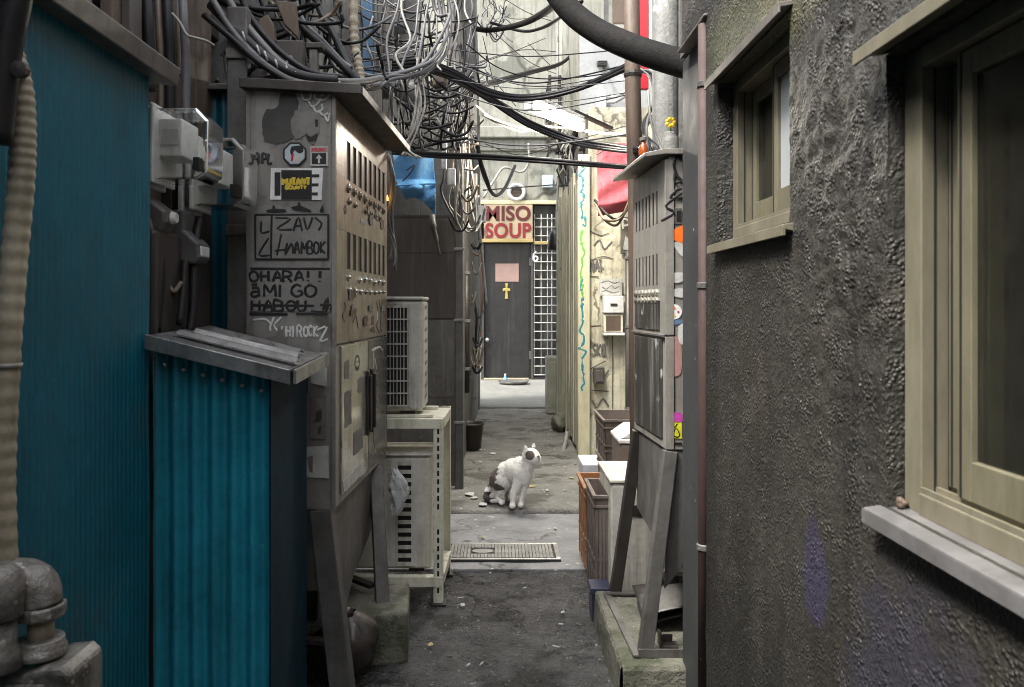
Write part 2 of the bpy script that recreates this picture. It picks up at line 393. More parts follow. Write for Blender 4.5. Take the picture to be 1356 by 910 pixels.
g.prism([(WXL - .02, 1.895), (WXL + .035, 1.88), (WXL + .042, 1.905), (WXL + .03, 1.955), (WXL - .02, 1.975)], 'y', -2.5, yE + .06) if False else None
poly = [(WXL - .06, 1.668), (WXL + .045, 1.656), (WXL + .052, 1.696), (WXL + .04, 1.703), (WXL - .06, 1.72)]
g.prism(poly, 'y', -2.5, yE + .055); g.build('eave_trim', trim_m, t, bevel=.003)
g = MB(); g.prism([(WXL - .11, 1.721), (WXL - .05, 1.721), (WXL - .05, 1.75), (WXL - .045, 1.768), (WXL - .055, 1.772), (WXL - .11, 1.772)], 'y', -2.5, yE - .02)
g.build('upper_flashing', trim_m, t, bevel=.002)
g = MB(); g.box(WXL - .5, WXL - .115, -2.5, yE - .02, 1.66, 2.7); g.build('upper_wall', concrete_d, t)

# lean-to shed with wide corrugations
t = thing('lean_to_shed', 'small teal corrugated lean-to shed with a battered metal roof', 'shed', (-.65, 1.95, 0))
sy0, sy1, sx0, sx1 = 1.80, 2.13, WXL + .004, wx(356, 1.80)
def zroof(x): return wz(447, 1.8) + (wz(492, 1.8) - wz(447, 1.8)) * (x - sx0) / (sx1 + .03 - sx0)
n = 7.3 * 12
def corr(u, v):
    x = sx0 + (sx1 - sx0) * u; c = math.cos(2 * math.pi * (6.0 * u - .12))
    return (x, sy0 + .0095 - .0095 * c - .004 * mnoise.noise(Vector((x * 9, v * 5, 1))), -.02 + (zroof(x) - .005 + .02) * v)
g = MB(); g.sheet(corr, 120, 30); g.build('corrugated_front', teal_lit, t, smooth=True)
sxE = wx(405, sy1)
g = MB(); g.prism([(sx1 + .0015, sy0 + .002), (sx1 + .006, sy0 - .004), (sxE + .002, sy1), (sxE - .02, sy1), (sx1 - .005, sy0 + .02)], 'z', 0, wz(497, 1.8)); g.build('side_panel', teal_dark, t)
for k in range(6):
    xk = sx0 + (sx1 - sx0) * (k + .62) / 6.0; g = MB(); g.lathe([(.005, .0005), (.005, -.003), (0, -.005)], (xk, sy0 - .0, zroof(xk) - .055), 8, 'y'); g.build('screw', galv, t, smooth=True)
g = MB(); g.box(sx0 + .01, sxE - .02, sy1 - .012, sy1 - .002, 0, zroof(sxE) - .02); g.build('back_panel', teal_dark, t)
rf = MB()
zl, zr = wz(446, 1.78) + .004, wz(492, 1.78) + .003
a0 = (wx(196, 1.77), 1.765); ex = sxE + .03
def roofz(x): return zl + (zr - zl) * (x - a0[0]) / (wx(383, 1.77) - a0[0])
xr = wx(383, 1.77); xr2 = wx(426, sy1 + .02)
rv = [(a0[0], 1.765, zl), (xr, 1.765, zr), (xr2, sy1 + .03, roofz(xr) + .012), (a0[0], sy1 + .03, zl + .012)]
v = rv + [(x, y, z - .005) for x, y, z in rv]
rf.add(v, [(0, 1, 2, 3), (7, 6, 5, 4), (0, 4, 5, 1), (1, 5, 6, 2), (2, 6, 7, 3), (3, 7, 4, 0)])
roof = rf.build('roof', galv, t)
g = MB(); th = .033
def fasc(p, q, d):
    p, q = Vector(p), Vector(q); n_ = Vector(d) * .006
    v = [p, q, q - Vector((0, 0, th)), p - Vector((0, 0, th))]; v = [w + n_ for w in v] + [w - n_ * .2 for w in v]
    g.add(v, [(0, 1, 2, 3), (7, 6, 5, 4), (0, 4, 5, 1), (1, 5, 6, 2), (2, 6, 7, 3), (3, 7, 4, 0)])
fasc(Vector(rv[0]) + Vector((0, -.008, .003)), Vector(rv[1]) + Vector((.006, -.008, .003)), (0, -1, 0))
fasc(Vector(rv[1]) + Vector((.012, -.004, .003)), Vector(rv[2]) + Vector((.012, 0, .003)), (1, 0, 0))
g.build('fascia', galv, roof, bevel=.0015)
g = MB()
for k, (yy, w, dz, xs) in enumerate(((1.86, .05, .010, .12), (1.935, .035, .013, .2), (2.03, .06, .014, .3))):
    xa = a0[0] + .02 + xs * .12; xb = xr + (xr2 - xr) * (yy - 1.765) / (sy1 - 1.735) - .015 * k
    za, zb = roofz(xa) + dz, roofz(min(xb, xr)) + dz + .002
    v = [(xa, yy - w / 2, za), (xb, yy - w / 2, zb), (xb, yy, zb + .009), (xa, yy, za + .009), (xb, yy + w / 2, zb), (xa, yy + w / 2, za)]
    v2 = [(x, y, z - .004) for x, y, z in v]
    g.add(v + v2, [(0, 1, 2, 3), (3, 2, 4, 5), (9, 8, 7, 6), (11, 10, 8, 9), (0, 6, 7, 1), (4, 10, 11, 5), (1, 7, 8, 2), (2, 8, 10, 4), (3, 9, 6, 0), (5, 11, 9, 3)])
g.build('cap_strip', galv, roof)

# recess behind the teal wall: boards and a second teal wall
t = thing('board_wall', 'grimy brown plank wall behind the electricity meters', 'wall', (-.86, 2.1, 0))
g = MB(); yy = 1.80
for k in range(5):
    g.box(-.90 + .008 * (k % 2), -.872, yy, yy + .122, .9, 2.75 - .12 * (k % 3)); yy += .125
g.build('planks', wood_b, t, bevel=.003)
g = MB(); g.box(-.871, -.85, 1.84, 1.90, 1.0, 2.5); g.box(-.871, -.846, 2.06, 2.10, 1.1, 2.6)
g.build('battens', wood_d, t, bevel=.002)
t = thing('teal_wall', 'strip of teal metal wall under a grey cap behind the meter boxes', 'wall', (-.82, 2.5, 0))
g = MB(); g.sheet(lambda u, v: (-1.05 + .37 * u, 2.44 - .004 * math.cos(u * 2 * math.pi * 9), 1.0 + (1.80 - 1.0) * v), 90, 1)
g.build('ribbed_sheet', teal, t, smooth=True)
g = MB(); g.prism([(2.39, 1.80), (2.45, 1.80), (2.45, 1.835), (2.39, 1.815)], 'x', -1.05, -.68); g.build('cap_flashing', trim_m, t, bevel=.002)
t = thing('corner_post', 'grey steel post standing left of the tagged cabinet', 'post', (-.72, 2.28, 0))
g = MB(); g.box(wx(300, 2.26), wx(327, 2.26), 2.26, 2.30, 0, 2.0); g.build('post', steel_grey, t, bevel=.004)
for z in (.8, 1.35, 1.85): g = MB(); g.box(wx(298, 2.25), wx(328, 2.25), 2.252, 2.2595, z, z + .03); g.build('bracket', trim_m, t, bevel=.002)

# rear left mass of masonry, boards and frames above the cabinet
t = thing('left_rear_wall', 'grey rendered wall rising behind the cable loops', 'wall', (-1.0, 2.6, 0))
g = MB(); g.box(-1.3, -.98, 1.8, 4.9, 0, 3.4); g.build('rendered_wall', concrete_d, t)
g = MB(); g.box(-.978, -.93, 2.50, 2.56, 1.8, 3.4); g.box(-.978, -.93, 3.0, 3.06, 1.8, 3.4); g.box(-.975, -.92, 2.5, 4.8, 2.02, 2.06); g.build('timber_frame', wood_d, t, bevel=.003)
g = MB(); g.box(-.975, -.955, 2.58, 2.98, 2.08, 2.6); g.build('plywood_panel', wood_b, t)
g = MB(); g.box(-.98, -.76, 2.62, 2.70, 1.80, 3.3); g.box(-.98, -.72, 2.99, 3.05, 1.9, 3.3); g.build('pier', concrete_d, t, bevel=.004)

# ---- meters
def meter(loc, s, lab, body_m, cov):
    t = thing('electricity_meter', lab, 'meter', loc, 0, 'electricity meters on the left wall')
    g = MB(); g.box(0, .012 * s, -.062 * s, .062 * s, -.01 * s, .175 * s); g.build('back_plate', white_p, t, bevel=.003, local=True)
    g = MB(); g.box(.0122 * s, .025 * s, -.055 * s, .055 * s, .004 * s, .165 * s); g.build('base', body_m, t, bevel=.008, local=True)
    g = MB(); g.prism([(.0255 * s, .006 * s), (.125 * s, .004 * s), (.15 * s, .02 * s), (.152 * s, .135 * s), (.125 * s, .163 * s), (.0255 * s, .163 * s)], 'y', -.056 * s, .056 * s)
    g.build('clear_cover', cov, t, bevel=.009, local=True, seg=3)
    g = MB(); g.box(.032 * s, .085 * s, -.036 * s, .036 * s, .06 * s, .145 * s); g.build('register', white_p, t, bevel=.003, local=True)
    g = MB(); g.box(.04 * s, .078 * s, -.038 * s, -.0365 * s, .085 * s, .12 * s); g.build('dial_label', paper, t, local=True)
    g = MB(); g.box(.106 * s, .12 * s, -.03 * s, .03 * s, .03 * s, .06 * s); g.build('terminal', ink, t, bevel=.002, local=True)
    g = MB(); g.box(.0253 * s, .034 * s, -.062 * s, .062 * s, -.004 * s, .174 * s); g.build('rim', white_p, t, bevel=.003, local=True)
    return t
clear = glass('clear_meter_cover', (.97, .97, .93), .03, 1.0)
meter((-.845, 1.93, wz(242, 1.9)), 1.06, 'nearer clear-covered electricity meter, left of the other, yellowish case', steel_grey, clear)
meter((-.83, 2.13, wz(278, 2.12)), 1.12, 'further clear-covered electricity meter, lower and closer to the tagged cabinet', steel_grey, clear)
t = thing('fuse_box', 'small pale fuse box below the nearer meter', 'fuse box', (-.85, 1.92, 1.33))
g = MB(); g.prism([(-.86, wz(305, 1.9)), (-.80, wz(308, 1.9)), (-.785, wz(295, 1.9)), (-.785, wz(280, 1.9)), (-.83, wz(262, 1.9)), (-.86, wz(262, 1.9))], 'y', 1.88, 1.95)
g.build('case', trim_m, t, bevel=.008)
g = MB(); g.lathe([(.0, .012), (.012, .012), (.016, 0)], (-.7845, 1.915, wz(288, 1.9)), 12, 'x'); g.build('cap', white_p, t)
t = thing('junction_box', 'grey plastic junction box under the further meter', 'junction box', (-.83, 2.05, 1.28))
z0 = wz(350, 2.05)
g = MB(); g.prism([(-.835, z0), (-.765, z0), (-.755, z0 + .015), (-.757, z0 + .05), (-.795, z0 + .085), (-.795, z0 + .135), (-.835, z0 + .135)], 'y', 2.01, 2.09)
g.build('case', rubber_g, t, bevel=.006)
g = MB(); g.box(-.765, -.7535, 2.02, 2.08, z0 + .018, z0 + .045); g.build('lid', white_p, t, bevel=.003)

# ================================================================ RIGHT: stucco building
RX = .51
stucco = mat('dark_stucco', (.034, .031, .0255), (.0075, .007, .006), 1.7, .52, 0, .38, 70, grain=150, streak=((.009, .0085, .008), .85),
             speck=((.20, .19, .165), 62, .13), rvar=.2, spec=.42, blotch=((.062, .052, .042), 3.0, .58, .45))
def add_tint(m, specs):
    """extra paint stains of their own colour at places on the wall (object coordinates)"""
    nt = m.node_tree; b = nt.nodes['Principled BSDF']; L = nt.links
    tc = nt.nodes.new('ShaderNodeTexCoord')
    src = b.inputs['Base Color'].links[0].from_socket
    nz = nt.nodes.new('ShaderNodeTexNoise'); nz.inputs['Scale'].default_value = 14; nz.inputs['Detail'].default_value = 5
    L.new(tc.outputs['Object'], nz.inputs['Vector'])
    for c, sc, col, k in specs:
        mp = nt.nodes.new('ShaderNodeMapping'); mp.vector_type = 'POINT'
        mp.inputs['Scale'].default_value = tuple(1 / s for s in sc)
        mp.inputs['Location'].default_value = tuple(-a / s for a, s in zip(c, sc))
        L.new(tc.outputs['Object'], mp.inputs['Vector'])
        ln = nt.nodes.new('ShaderNodeVectorMath'); ln.operation = 'LENGTH'; L.new(mp.outputs['Vector'], ln.inputs[0])
        ad = nt.nodes.new('ShaderNodeMath'); ad.operation = 'ADD'; L.new(ln.outputs['Value'], ad.inputs[0]); L.new(nz.outputs['Fac'], ad.inputs[1])
        mr = nt.nodes.new('ShaderNodeMapRange'); L.new(ad.outputs[0], mr.inputs['Value'])
        mr.inputs['From Min'].default_value = 1.5; mr.inputs['From Max'].default_value = 1.15
        mr.inputs['To Min'].default_value = 0; mr.inputs['To Max'].default_value = k
        mx = nt.nodes.new('ShaderNodeMix'); mx.data_type = 'RGBA'; L.new(mr.outputs['Result'], mx.inputs[0])
        L.new(src, mx.inputs[6]); mx.inputs[7].default_value = (*col, 1); src = mx.outputs[2]
    L.new(src, b.inputs['Base Color'])
add_tint(stucco, [((0, .28, .72), (.3, .06, .10), (.034, .029, .075), .5), ((0, -.02, .55), (.3, .22, .3), (.03, .027, .045), .6),
                  ((0, .62, 1.75), (.3, .4, .14), (.07, .072, .035), .55), ((0, .35, 1.72), (.3, .25, .12), (.085, .08, .04), .5)])
bR = thing('stucco_building', 'dark grey rough stucco house with two sliding windows on the right', 'building', (RX, 1.0, 0))
SW = (1.395, 1.853, 1.297, 1.666)     # small window  y0 y1 z0 z1
LW = (-.35, 1.045, .885, 1.478)       # large window
DR = (1.957, 2.30, -.05, 1.862)       # recessed end strip
def dsp(y, z):
    bz = math.exp(-((y - 1.2 + .06 * mnoise.noise(Vector((z * 4, 1, 2)))) / .16) ** 2) * min(1, max(0, (z - .8) / .35))
    rough_zone = .22 + .26 * max(0, mnoise.noise(Vector((y * 1.7, z * 1.3, 4.2))) + .25) + .75 * bz
    h = .0032 * fbm(y * 38, z * 38, 1.7, 4) + .0036 * fbm(y * 12, z * 12, 7, 3) + .0045 * max(0, mnoise.noise(Vector((y * 28, z * 28, 2))) - .12)
    if y > .5:
        dd = mnoise.voronoi(Vector((y * 62, z * 62, 3.3)))[0][0]; mk = .10 + 1.1 * bz + .5 * max(0, mnoise.noise(Vector((y * 5, z * 4, 6))) - .1)
        h += .0045 * max(0, .62 - dd) * min(1.3, mk)
    return RX - h * rough_zone
def cuts(vals, lo, hi, step):
    vals = sorted(set([lo, hi] + [v for v in vals if lo < v < hi])); out = []
    for a, b in zip(vals, vals[1:]):
        n = max(1, int((b - a) / step))
        out += [a + (b - a) * k / n for k in range(n)]
    return out + [vals[-1]]
ys = cuts([SW[0], SW[1], LW[0], LW[1], DR[0]], -1.2, .55, .02)[:-1] + cuts([SW[0], SW[1], LW[1], DR[0]], .55, 2.215, .0062)
zs = cuts([SW[2], SW[3], LW[2], LW[3], DR[3]], -.04, .45, .02)[:-1] + cuts([SW[2], SW[3], LW[2], LW[3], DR[3]], .45, 2.0, .0062)[:-1] + cuts([2.15], 2.0, 2.3, .02)
holes = (SW, LW, DR)
def inhole(y, z): return any(h[0] < y < h[1] and h[2] < z < h[3] for h in holes)
g = MB(); idx = {}
def vid(i, j):
    if (i, j) not in idx:
        idx[i, j] = len(g.v); y, z = ys[i], zs[j]
        g.v.append((dsp(y, z), y, z))
    return idx[i, j]
for i in range(len(ys) - 1):
    for j in range(len(zs) - 1):
        if inhole((ys[i] + ys[i + 1]) / 2, (zs[j] + zs[j + 1]) / 2): continue
        g.f.append((vid(i, j), vid(i, j + 1), vid(i + 1, j + 1), vid(i + 1, j))); g.m.append(0)
# reveals
rd = .10
def reveal(pts):
    o = len(g.v)
    for y, z in pts: g.v.append((dsp(y, z), y, z)); g.v.append((RX + rd, y, z))
    for k in range(len(pts) - 1):
        a = o + 2 * k; g.f.append((a, a + 2, a + 3, a + 1)); g.m.append(0)
for h in (SW, LW):
    yy = [y for y in ys if h[0] - 1e-6 <= y <= h[1] + 1e-6]; zz = [z for z in zs if h[2] - 1e-6 <= z <= h[3] + 1e-6]
    reveal([(y, h[2]) for y in yy]); reveal([(y, h[3]) for y in yy][::-1]); reveal([(h[1], z) for z in zz]); reveal([(h[0], z) for z in zz][::-1])
yy = [y for y in ys if y >= DR[0] - 1e-6]; zz = [z for z in zs if z <= DR[3] + 1e-6]
reveal([(y, DR[3]) for y in yy][::-1]); reveal([(DR[0], z) for z in zz][::-1])
reveal([(2.215, z) for z in zs if z >= DR[3] - 1e-6])
g.build('stucco_wall', stucco, bR, smooth=True)
g = MB()  # shell: far end wall, top, upper storey
g.box(RX + .02, 1.6, 2.216, 2.32, 1.87, 2.3); g.box(RX - .002, 1.6, -1.2, 2.3, 2.301, 3.0)
g.box(RX + .11, 1.6, 2.325, 2.34, -.04, 1.862)
g.build('upper_wall', concrete_d, bR)
g = MB()
g.box(1.2, 1.22, -1.2, 2.2, -.04, 2.3); g.box(RX + .02, 1.2, -1.22, -1.195, 0, 2.29); g.box(RX + .16, 1.2, -1.2, 2.2, 2.2, 2.29); g.box(RX + .14, 1.2, 2.195, 2.214, 0, 2.2)
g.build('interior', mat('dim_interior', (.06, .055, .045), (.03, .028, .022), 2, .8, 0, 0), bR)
# recessed painted strip and rusty drainpipe at the far end
g = MB(); g.sheet(lambda u, v: (.74 + .012 * math.sin(u * 95) + .008 * math.sin(u * 41), .1 + 1.06 * u, .86 + .66 * v), 260, 4)
g.build('curtain', mat('olive_curtain', (.16, .16, .11), (.10, .10, .065), 5, .8, 0, .05, 60), bR, smooth=True)
bluegrey = mat('bluegrey_panel', (.034, .036, .038), (.022, .0235, .025), 6, .6, .1, .08, 60, speck=((.22, .24, .26), 16, .09), streak=((.028, .028, .03), .4))
maroon = mat('maroon_drainpipe', (.045, .022, .019), (.026, .014, .012), 8, .75, 0, .08, 60, speck=((.3, .28, .26), 22, .1))
g = MB(); g.box(RX + .026, RX + .10, 2.02, 2.322, 0, 1.86); g.build('end_panel', bluegrey, bR, bevel=.006)
g = MB(); g.tube([(RX + .004, 1.984, 0), (RX + .004, 1.984, 1.85)], .017, 14); o = g.build('drainpipe', maroon, bR, smooth=True)
for z in (.55, 1.2, 1.7): g = MB(); g.lathe([(.0175, -.008), (.0205, -.006), (.0205, .006), (.0175, .008)], (RX + .004, 1.984, z), 14); g.build('pipe_strap', steel_grey, o)
g = MB(); g.box(RX - .008, RX + .03, 1.945, 2.235, 1.858, 1.865); g.build('door_hood', trim_m, bR, bevel=.002)

sash_m = mat('aged_olive_sash', (.17, .155, .105), (.11, .10, .065), 9, .5, .25, .05, 80, streak=((.07, .06, .04), .6), stretch=(1, 1, .3))
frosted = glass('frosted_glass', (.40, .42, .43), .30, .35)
def sliding_window(h, name_glass, deep, stiles, w_out, first=None):
    y0, y1, z0, z1 = h
    win = MB(); x = RX + deep
    # outer frame (jambs, head, bottom track)
    win.box(x, x + .055, y1 - w_out, y1 - .001, z0 + .001, z1 - .001); win.box(x, x + .055, y0 + .001, y0 + w_out, z0 + .001, z1 - .001)
    win.box(x, x + .055, y0 + w_out + .0005, y1 - w_out - .0005, z1 - .028, z1 - .001); win.box(x - .004, x + .055, y0 + w_out + .0005, y1 - w_out - .0005, z0 + .001, z0 + .03)
    fr = win.build('window', frame_m, bR, bevel=.002)
    g = MB()
    for k, wd in ((.016, .0025), (.034, .005), (.050, .004)): g.box(x + k, x + k + wd, y1 - w_out - .0012, y1 - w_out - .0002, z0 + .031, z1 - .029)
    g.build('seal_groove', black, fr)
    g = MB()
    for k in (0.004, .024, .044): g.box(x + k - .006, x + k - .001, y0 + w_out + .001, y1 - w_out - .001, z0 + .0302, z0 + .037)
    g.build('track', frame_m, fr)
    for (a, b, dx) in stiles:      # each sash
        g = MB(); s0 = .028
        g.box(x + dx, x + dx + .018, a, a + s0, z0 + .038, z1 - .03); g.box(x + dx, x + dx + .018, b - s0, b, z0 + .038, z1 - .03)
        g.box(x + dx, x + dx + .018, a + s0 + .0005, b - s0 - .0005, z0 + .038, z0 + .085); g.box(x + dx, x + dx + .018, a + s0 + .0005, b - s0 - .0005, z1 - .06, z1 - .03)
        sa = g.build('sash', sash_m, fr, bevel=.0015)
        g = MB(); g.box(x + dx - .0008, x + dx - .0002, b - .010, b - .006, z0 + .04, z1 - .031); g.box(x + dx - .0008, x + dx - .0002, a + s0 - .003, a + s0 - .0006, z0 + .086, z1 - .061); g.build('seal', black, sa)
        g = MB(); g.box(x + dx + .007, x + dx + .011, a + s0 + .001, b - s0 - .001, z0 + .086, z1 - .061)
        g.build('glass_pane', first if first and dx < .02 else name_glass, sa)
    return fr
gl_dark = glass('window_glass', (.46, .47, .40), .02, .985)
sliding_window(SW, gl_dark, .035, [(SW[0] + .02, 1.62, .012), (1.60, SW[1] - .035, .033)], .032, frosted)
sliding_window(LW, gl_dark, .022, [(.915, LW[1] - .045, .033), (.24, .945, .012), (-.30, .26, .033)], .042)
def sill(y0, y1, z, m, lip):
    g = MB(); g.prism([(RX - lip, z - .012), (RX + .02, z - .02), (RX + .034, z - .004), (RX + .034, z + .004), (RX - lip, z - .004)], 'y', y0, y1)
    g.prism([(RX - lip - .0025, z - .024), (RX - lip + .004, z - .024), (RX - lip + .004, z - .0125), (RX - lip - .0025, z - .0045)], 'y', y0, y1)
    return g.build('window_sill', m, bR, bevel=.001)
sill_m = mat('pale_metal_sill', (.21, .205, .205), (.115, .11, .108), 8, .35, .35, .05, 60)
sill(-.4, 1.064, LW[2], sill_m, .023)
sill(SW[0] - .02, SW[1] + .02, SW[2] - .002, frame_m, .018)
def hood(y0, y1, z, out):
    g = MB(); g.prism([(RX - out, z - .002), (RX + .01, z + .004), (RX + .01, z + .012), (RX - out, z + .007)], 'y', y0, y1)
    g.prism([(RX - out - .003, z - .012), (RX - out + .001, z - .012), (RX - out + .001, z + .0065), (RX - out - .003, z + .0065)], 'y', y0, y1)
    return g.build('window_hood', frame_m if out > .03 else trim_m, bR, bevel=.001)
hood(-.4, 1.065, LW[3] + .004, .034)
hood(SW[0] - .015, SW[1] + .025, SW[3] + .004, .022)

# ---- walls beyond the near buildings (pocket behind the right cabinet)
t = thing('side_wall', 'dark grimy wall of the pocket behind the right cabinet', 'wall', (1.3, 4, 0))
g = MB(); g.box(1.25, 1.45, 2.34, 6.1, 0, 3.0); g.build('rendered_wall', concrete_d, t)

t = thing('rear_light_blocker', 'added unseen wall behind the viewer that darkens the near alley', 'building', (0, -3, 0))  # added out of view to cut the skylight on the near walls
g = MB(); g.box(-2.5, 2.5, -3.4, -3.0, 0, 3.6); g.build('wall', concrete_d, t)
# ================================================================ LEFT CABINET (local frame: origin at near alley corner on floor)
CX, CY = -.448, 2.20
LC = thing('meter_cabinet', 'tall tagged and stickered steel meter cabinet with louvres, left of the alley', 'cabinet', (CX, CY, 0), -math.atan(.0464))
def lf(px, py, off=0.0):      # photo pixel -> local point on the camera-facing side
    return ((px - VX) / F * CY - CX, -.0015 - off, wz(py, CY))
D0, zb, zs_, zt = .76, wz(676, CY), wz(457, CY), wz(118, CY)
WL = -.252
B = lambda g, n, m, p=LC, **k: g.build(n, m, p, local=True, **k)
g = MB(); g.box(WL, -.012, 0, D0, zb, zt); B(g, 'body', cab_m, bevel=.004)
g = MB()  # raised edge rails on the camera side
g.box(-.0118, -.0004, -.0045, .0035, zb + .002, zt - .024); g.box(WL, WL + .012, -.003, 0, zb + .002, zt - .001)
B(g, 'corner_rail', cab_m, bevel=.0015)
# roof hood
g = MB(); g.prism([(WL - .01, zt + .001), (.07, zt - .022), (.078, zt - .022), (.078, zt - .004), (.07, zt + .006), (WL - .01, zt + .028)], 'y', -.03, D0 + .03); B(g, 'roof_hood', steel_dark, bevel=.002)
g = MB(); g.box(.0785, .081, -.03, D0 + .03, zt - .024, zt - .001); B(g, 'hood_edge', trim_m, bevel=.001)
# upper door with two rows of slots cut as recesses: built from strips around the slots
def louvre_door(parent, y0, y1, z0, z1, x, rows, ys0, ys1, n, w, m, out=1, th=.0016, lp=LC):
    g = MB(); pitch = (ys1 - ys0) / n
    a, b = (x - th, x) if out > 0 else (x, x + th)
    zc = z0
    for (za, zb_) in rows:
        g.box(a, b, y0, y1, zc, za - .0004)
        g.box(a, b, y0, ys0 + pitch / 2 - w / 2, za, zb_); 
        for k in range(n - 1):
            g.box(a, b, ys0 + pitch * (k + .5) + w / 2, ys0 + pitch * (k + 1.5) - w / 2, za, zb_)
        g.box(a, b, ys0 + pitch * (n - .5) + w / 2, y1, za, zb_)
        zc = zb_ + .0004
    g.box(a, b, y0, y1, zc, z1)
    d = g.build('louvre_door', m, parent, local=True)
    s = MB(); aa, bb = (x - th - .0015, x - th - .0005) if out > 0 else (x + th + .0005, x + th + .0015)
    for (za, zb_) in rows:
        for k in range(n):
            yy = ys0 + pitch * (k + .5); s = MB(); s.box(aa, bb, yy - w / 2 - .003, yy + w / 2 + .003, za - .004, zb_ + .004); s.build('slot', black, d, local=True)
    # folded louvre lips leaning out at the left of each slot
    sg = 1 if out > 0 else -1
    for (za, zb_) in rows:
        for k in range(n):
            yy = ys0 + pitch * (k + .5) + w / 2
            l = MB(); l.prism([(x + sg * .0002, yy), (x + sg * .0016, yy + .001), (x + sg * .0016, yy + .005), (x + sg * .0002, yy + .006)], 'z', za, zb_); l.build('louvre_lip', m, d, local=True)
    return d
rows = [(1.258, 1.366), (1.52, 1.632)]
dU = louvre_door(LC, .004, D0 - .004, zs_ + .003, zt - .035, 0, rows, .105, .715, 8, .040, cab_rust)
def knobs(z, dd):
    for k in range(8):
        yy = .105 + .61 / 8 * (k + .5)
        for dz, r in ((.018, .017), (-.018, .013)):
            if random.random() < .08: continue
            r *= random.uniform(.8, 1.08); dz += random.uniform(-.003, .003)
            g = MB(); g.lathe([(r * .85, .0003), (r * .85, .004), (r * .5, .005), (r * .45, .009), (0, .010)], (0, yy + .008 * (dz < 0), z + dz), 10, 'x')
            g.build('switch_knob', cab_rust if z > 1.3 else cab_cream, dd, local=True)
knobs(1.475, dU); knobs(1.215, dU)
# lower doors
g = MB(); g.box(-.0118, -.004, .004, D0 - .004, zb + .006, zs_ - .003); B(g, 'door_frame', cab_m)
g = MB(); g.box(-.0038, .002, .06, .408, zb + .028, zs_ - .006); d1 = B(g, 'door', cab_cream, bevel=.002)
g = MB(); g.box(-.0038, .002, .414, D0 - .012, zb + .028, zs_ - .006); d2 = B(g, 'door', cab_dark, bevel=.002); d2['label'] = 'dark grey-brown right-hand door'
for dd, yy in ((d1, .385), (d2, .455)):
    g = MB(); g.box(.0022, .012, yy - .012, yy + .012, .73, .94); g.box(.0122, .02, yy - .006, yy + .006, .745, .925)
    B(g, 'handle', steel_dark, dd, bevel=.003)
# stickers and torn patches on the doors
def pl(parent, y0, y1, z0, z1, m, x=.0024, name='sticker', jag=0):
    pts = [(y0, z0), (y1, z0), (y1, z1), (y0, z1)]
    if jag:
        q = []
        for a, b in zip(pts, pts[1:] + pts[:1]):
            for k in range(6):
                t = k / 6; q.append((a[0] + (b[0] - a[0]) * t + random.uniform(-jag, jag), a[1] + (b[1] - a[1]) * t + random.uniform(-jag, jag)))
        pts = q
    g = MB(); g.prism(pts, 'x', x, x + .0008); return g.build(name, m, parent, local=True)
patch_x = mat('rust_scab', (.10, .05, .025), (.06, .03, .018), 20, .7, 0, .1, 80)
pap_d = mat('peeled_paper_dark', (.15, .145, .135), (.08, .078, .072), 18, .6, 0, .08, 80)
pl(d1, .09, .17, .80, .90, pap_d, jag=.004); pl(d1, .20, .33, .70, .765, pap_d, jag=.003); pl(d1, .26, .36, .88, .925, pap_d, jag=.004)
pl(d1, .085, .14, .94, .99, pap_d, jag=.004); pl(d1, .07, .35, .615, .655, paper, jag=.006); pl(d2, .50, .70, .67, .75, pap_d, jag=.008)
g = MB(); strokes(g, [[(p[0], p[1]) for p in [(.25 + .03 * math.cos(k * .63), .975 + .022 * math.sin(k * .63)) for k in range(11)]], [(.235, .98), (.238, .975)], [(.262, .98), (.265, .975)], [(.238, .962), (.25, .957), (.262, .962)]],
                  lambda a, b: (.0025, a, b), .003, (1, 0, 0)); B(g, 'graffiti', ink, d1)
g = MB(); strokes(g, [[(.50, 1.0), (.50, .94)], [(.47, 1.0), (.60, 1.005), (.66, .99)], [(.52, .97), (.55, .93)]], lambda a, b: (.0025, a, b), .004, (1, 0, 0)); B(g, 'graffiti', ink_w, d2)
g = MB(); strokes(g, [[(.09 + .02 * math.sin(k * 1.7), 1.16 - .014 * k) for k in range(5)], [(.56, 1.16), (.60, 1.11), (.56, 1.08), (.62, 1.05)], [(.60, 1.17), (.64, 1.12), (.62, 1.07), (.66, 1.06)], [(.2, 1.10), (.24, 1.12), (.27, 1.08)]],
                  lambda a, b: (.0008, a, b), .0035, (1, 0, 0)); B(g, 'graffiti', ink, dU)
random.seed(77)
for k in range(16):
    y_, z_ = random.uniform(.06, .68), random.choice((random.uniform(1.06, 1.17), random.uniform(1.40, 1.45), random.uniform(1.06, 1.2)))
    pl(dU, y_, y_ + random.uniform(.02, .07), z_, z_ + random.uniform(.012, .035), random.choice((pap_d, paper, patch_x, pap_d)), .0003 + .0009 * (k % 4), 'torn_sticker', .005)
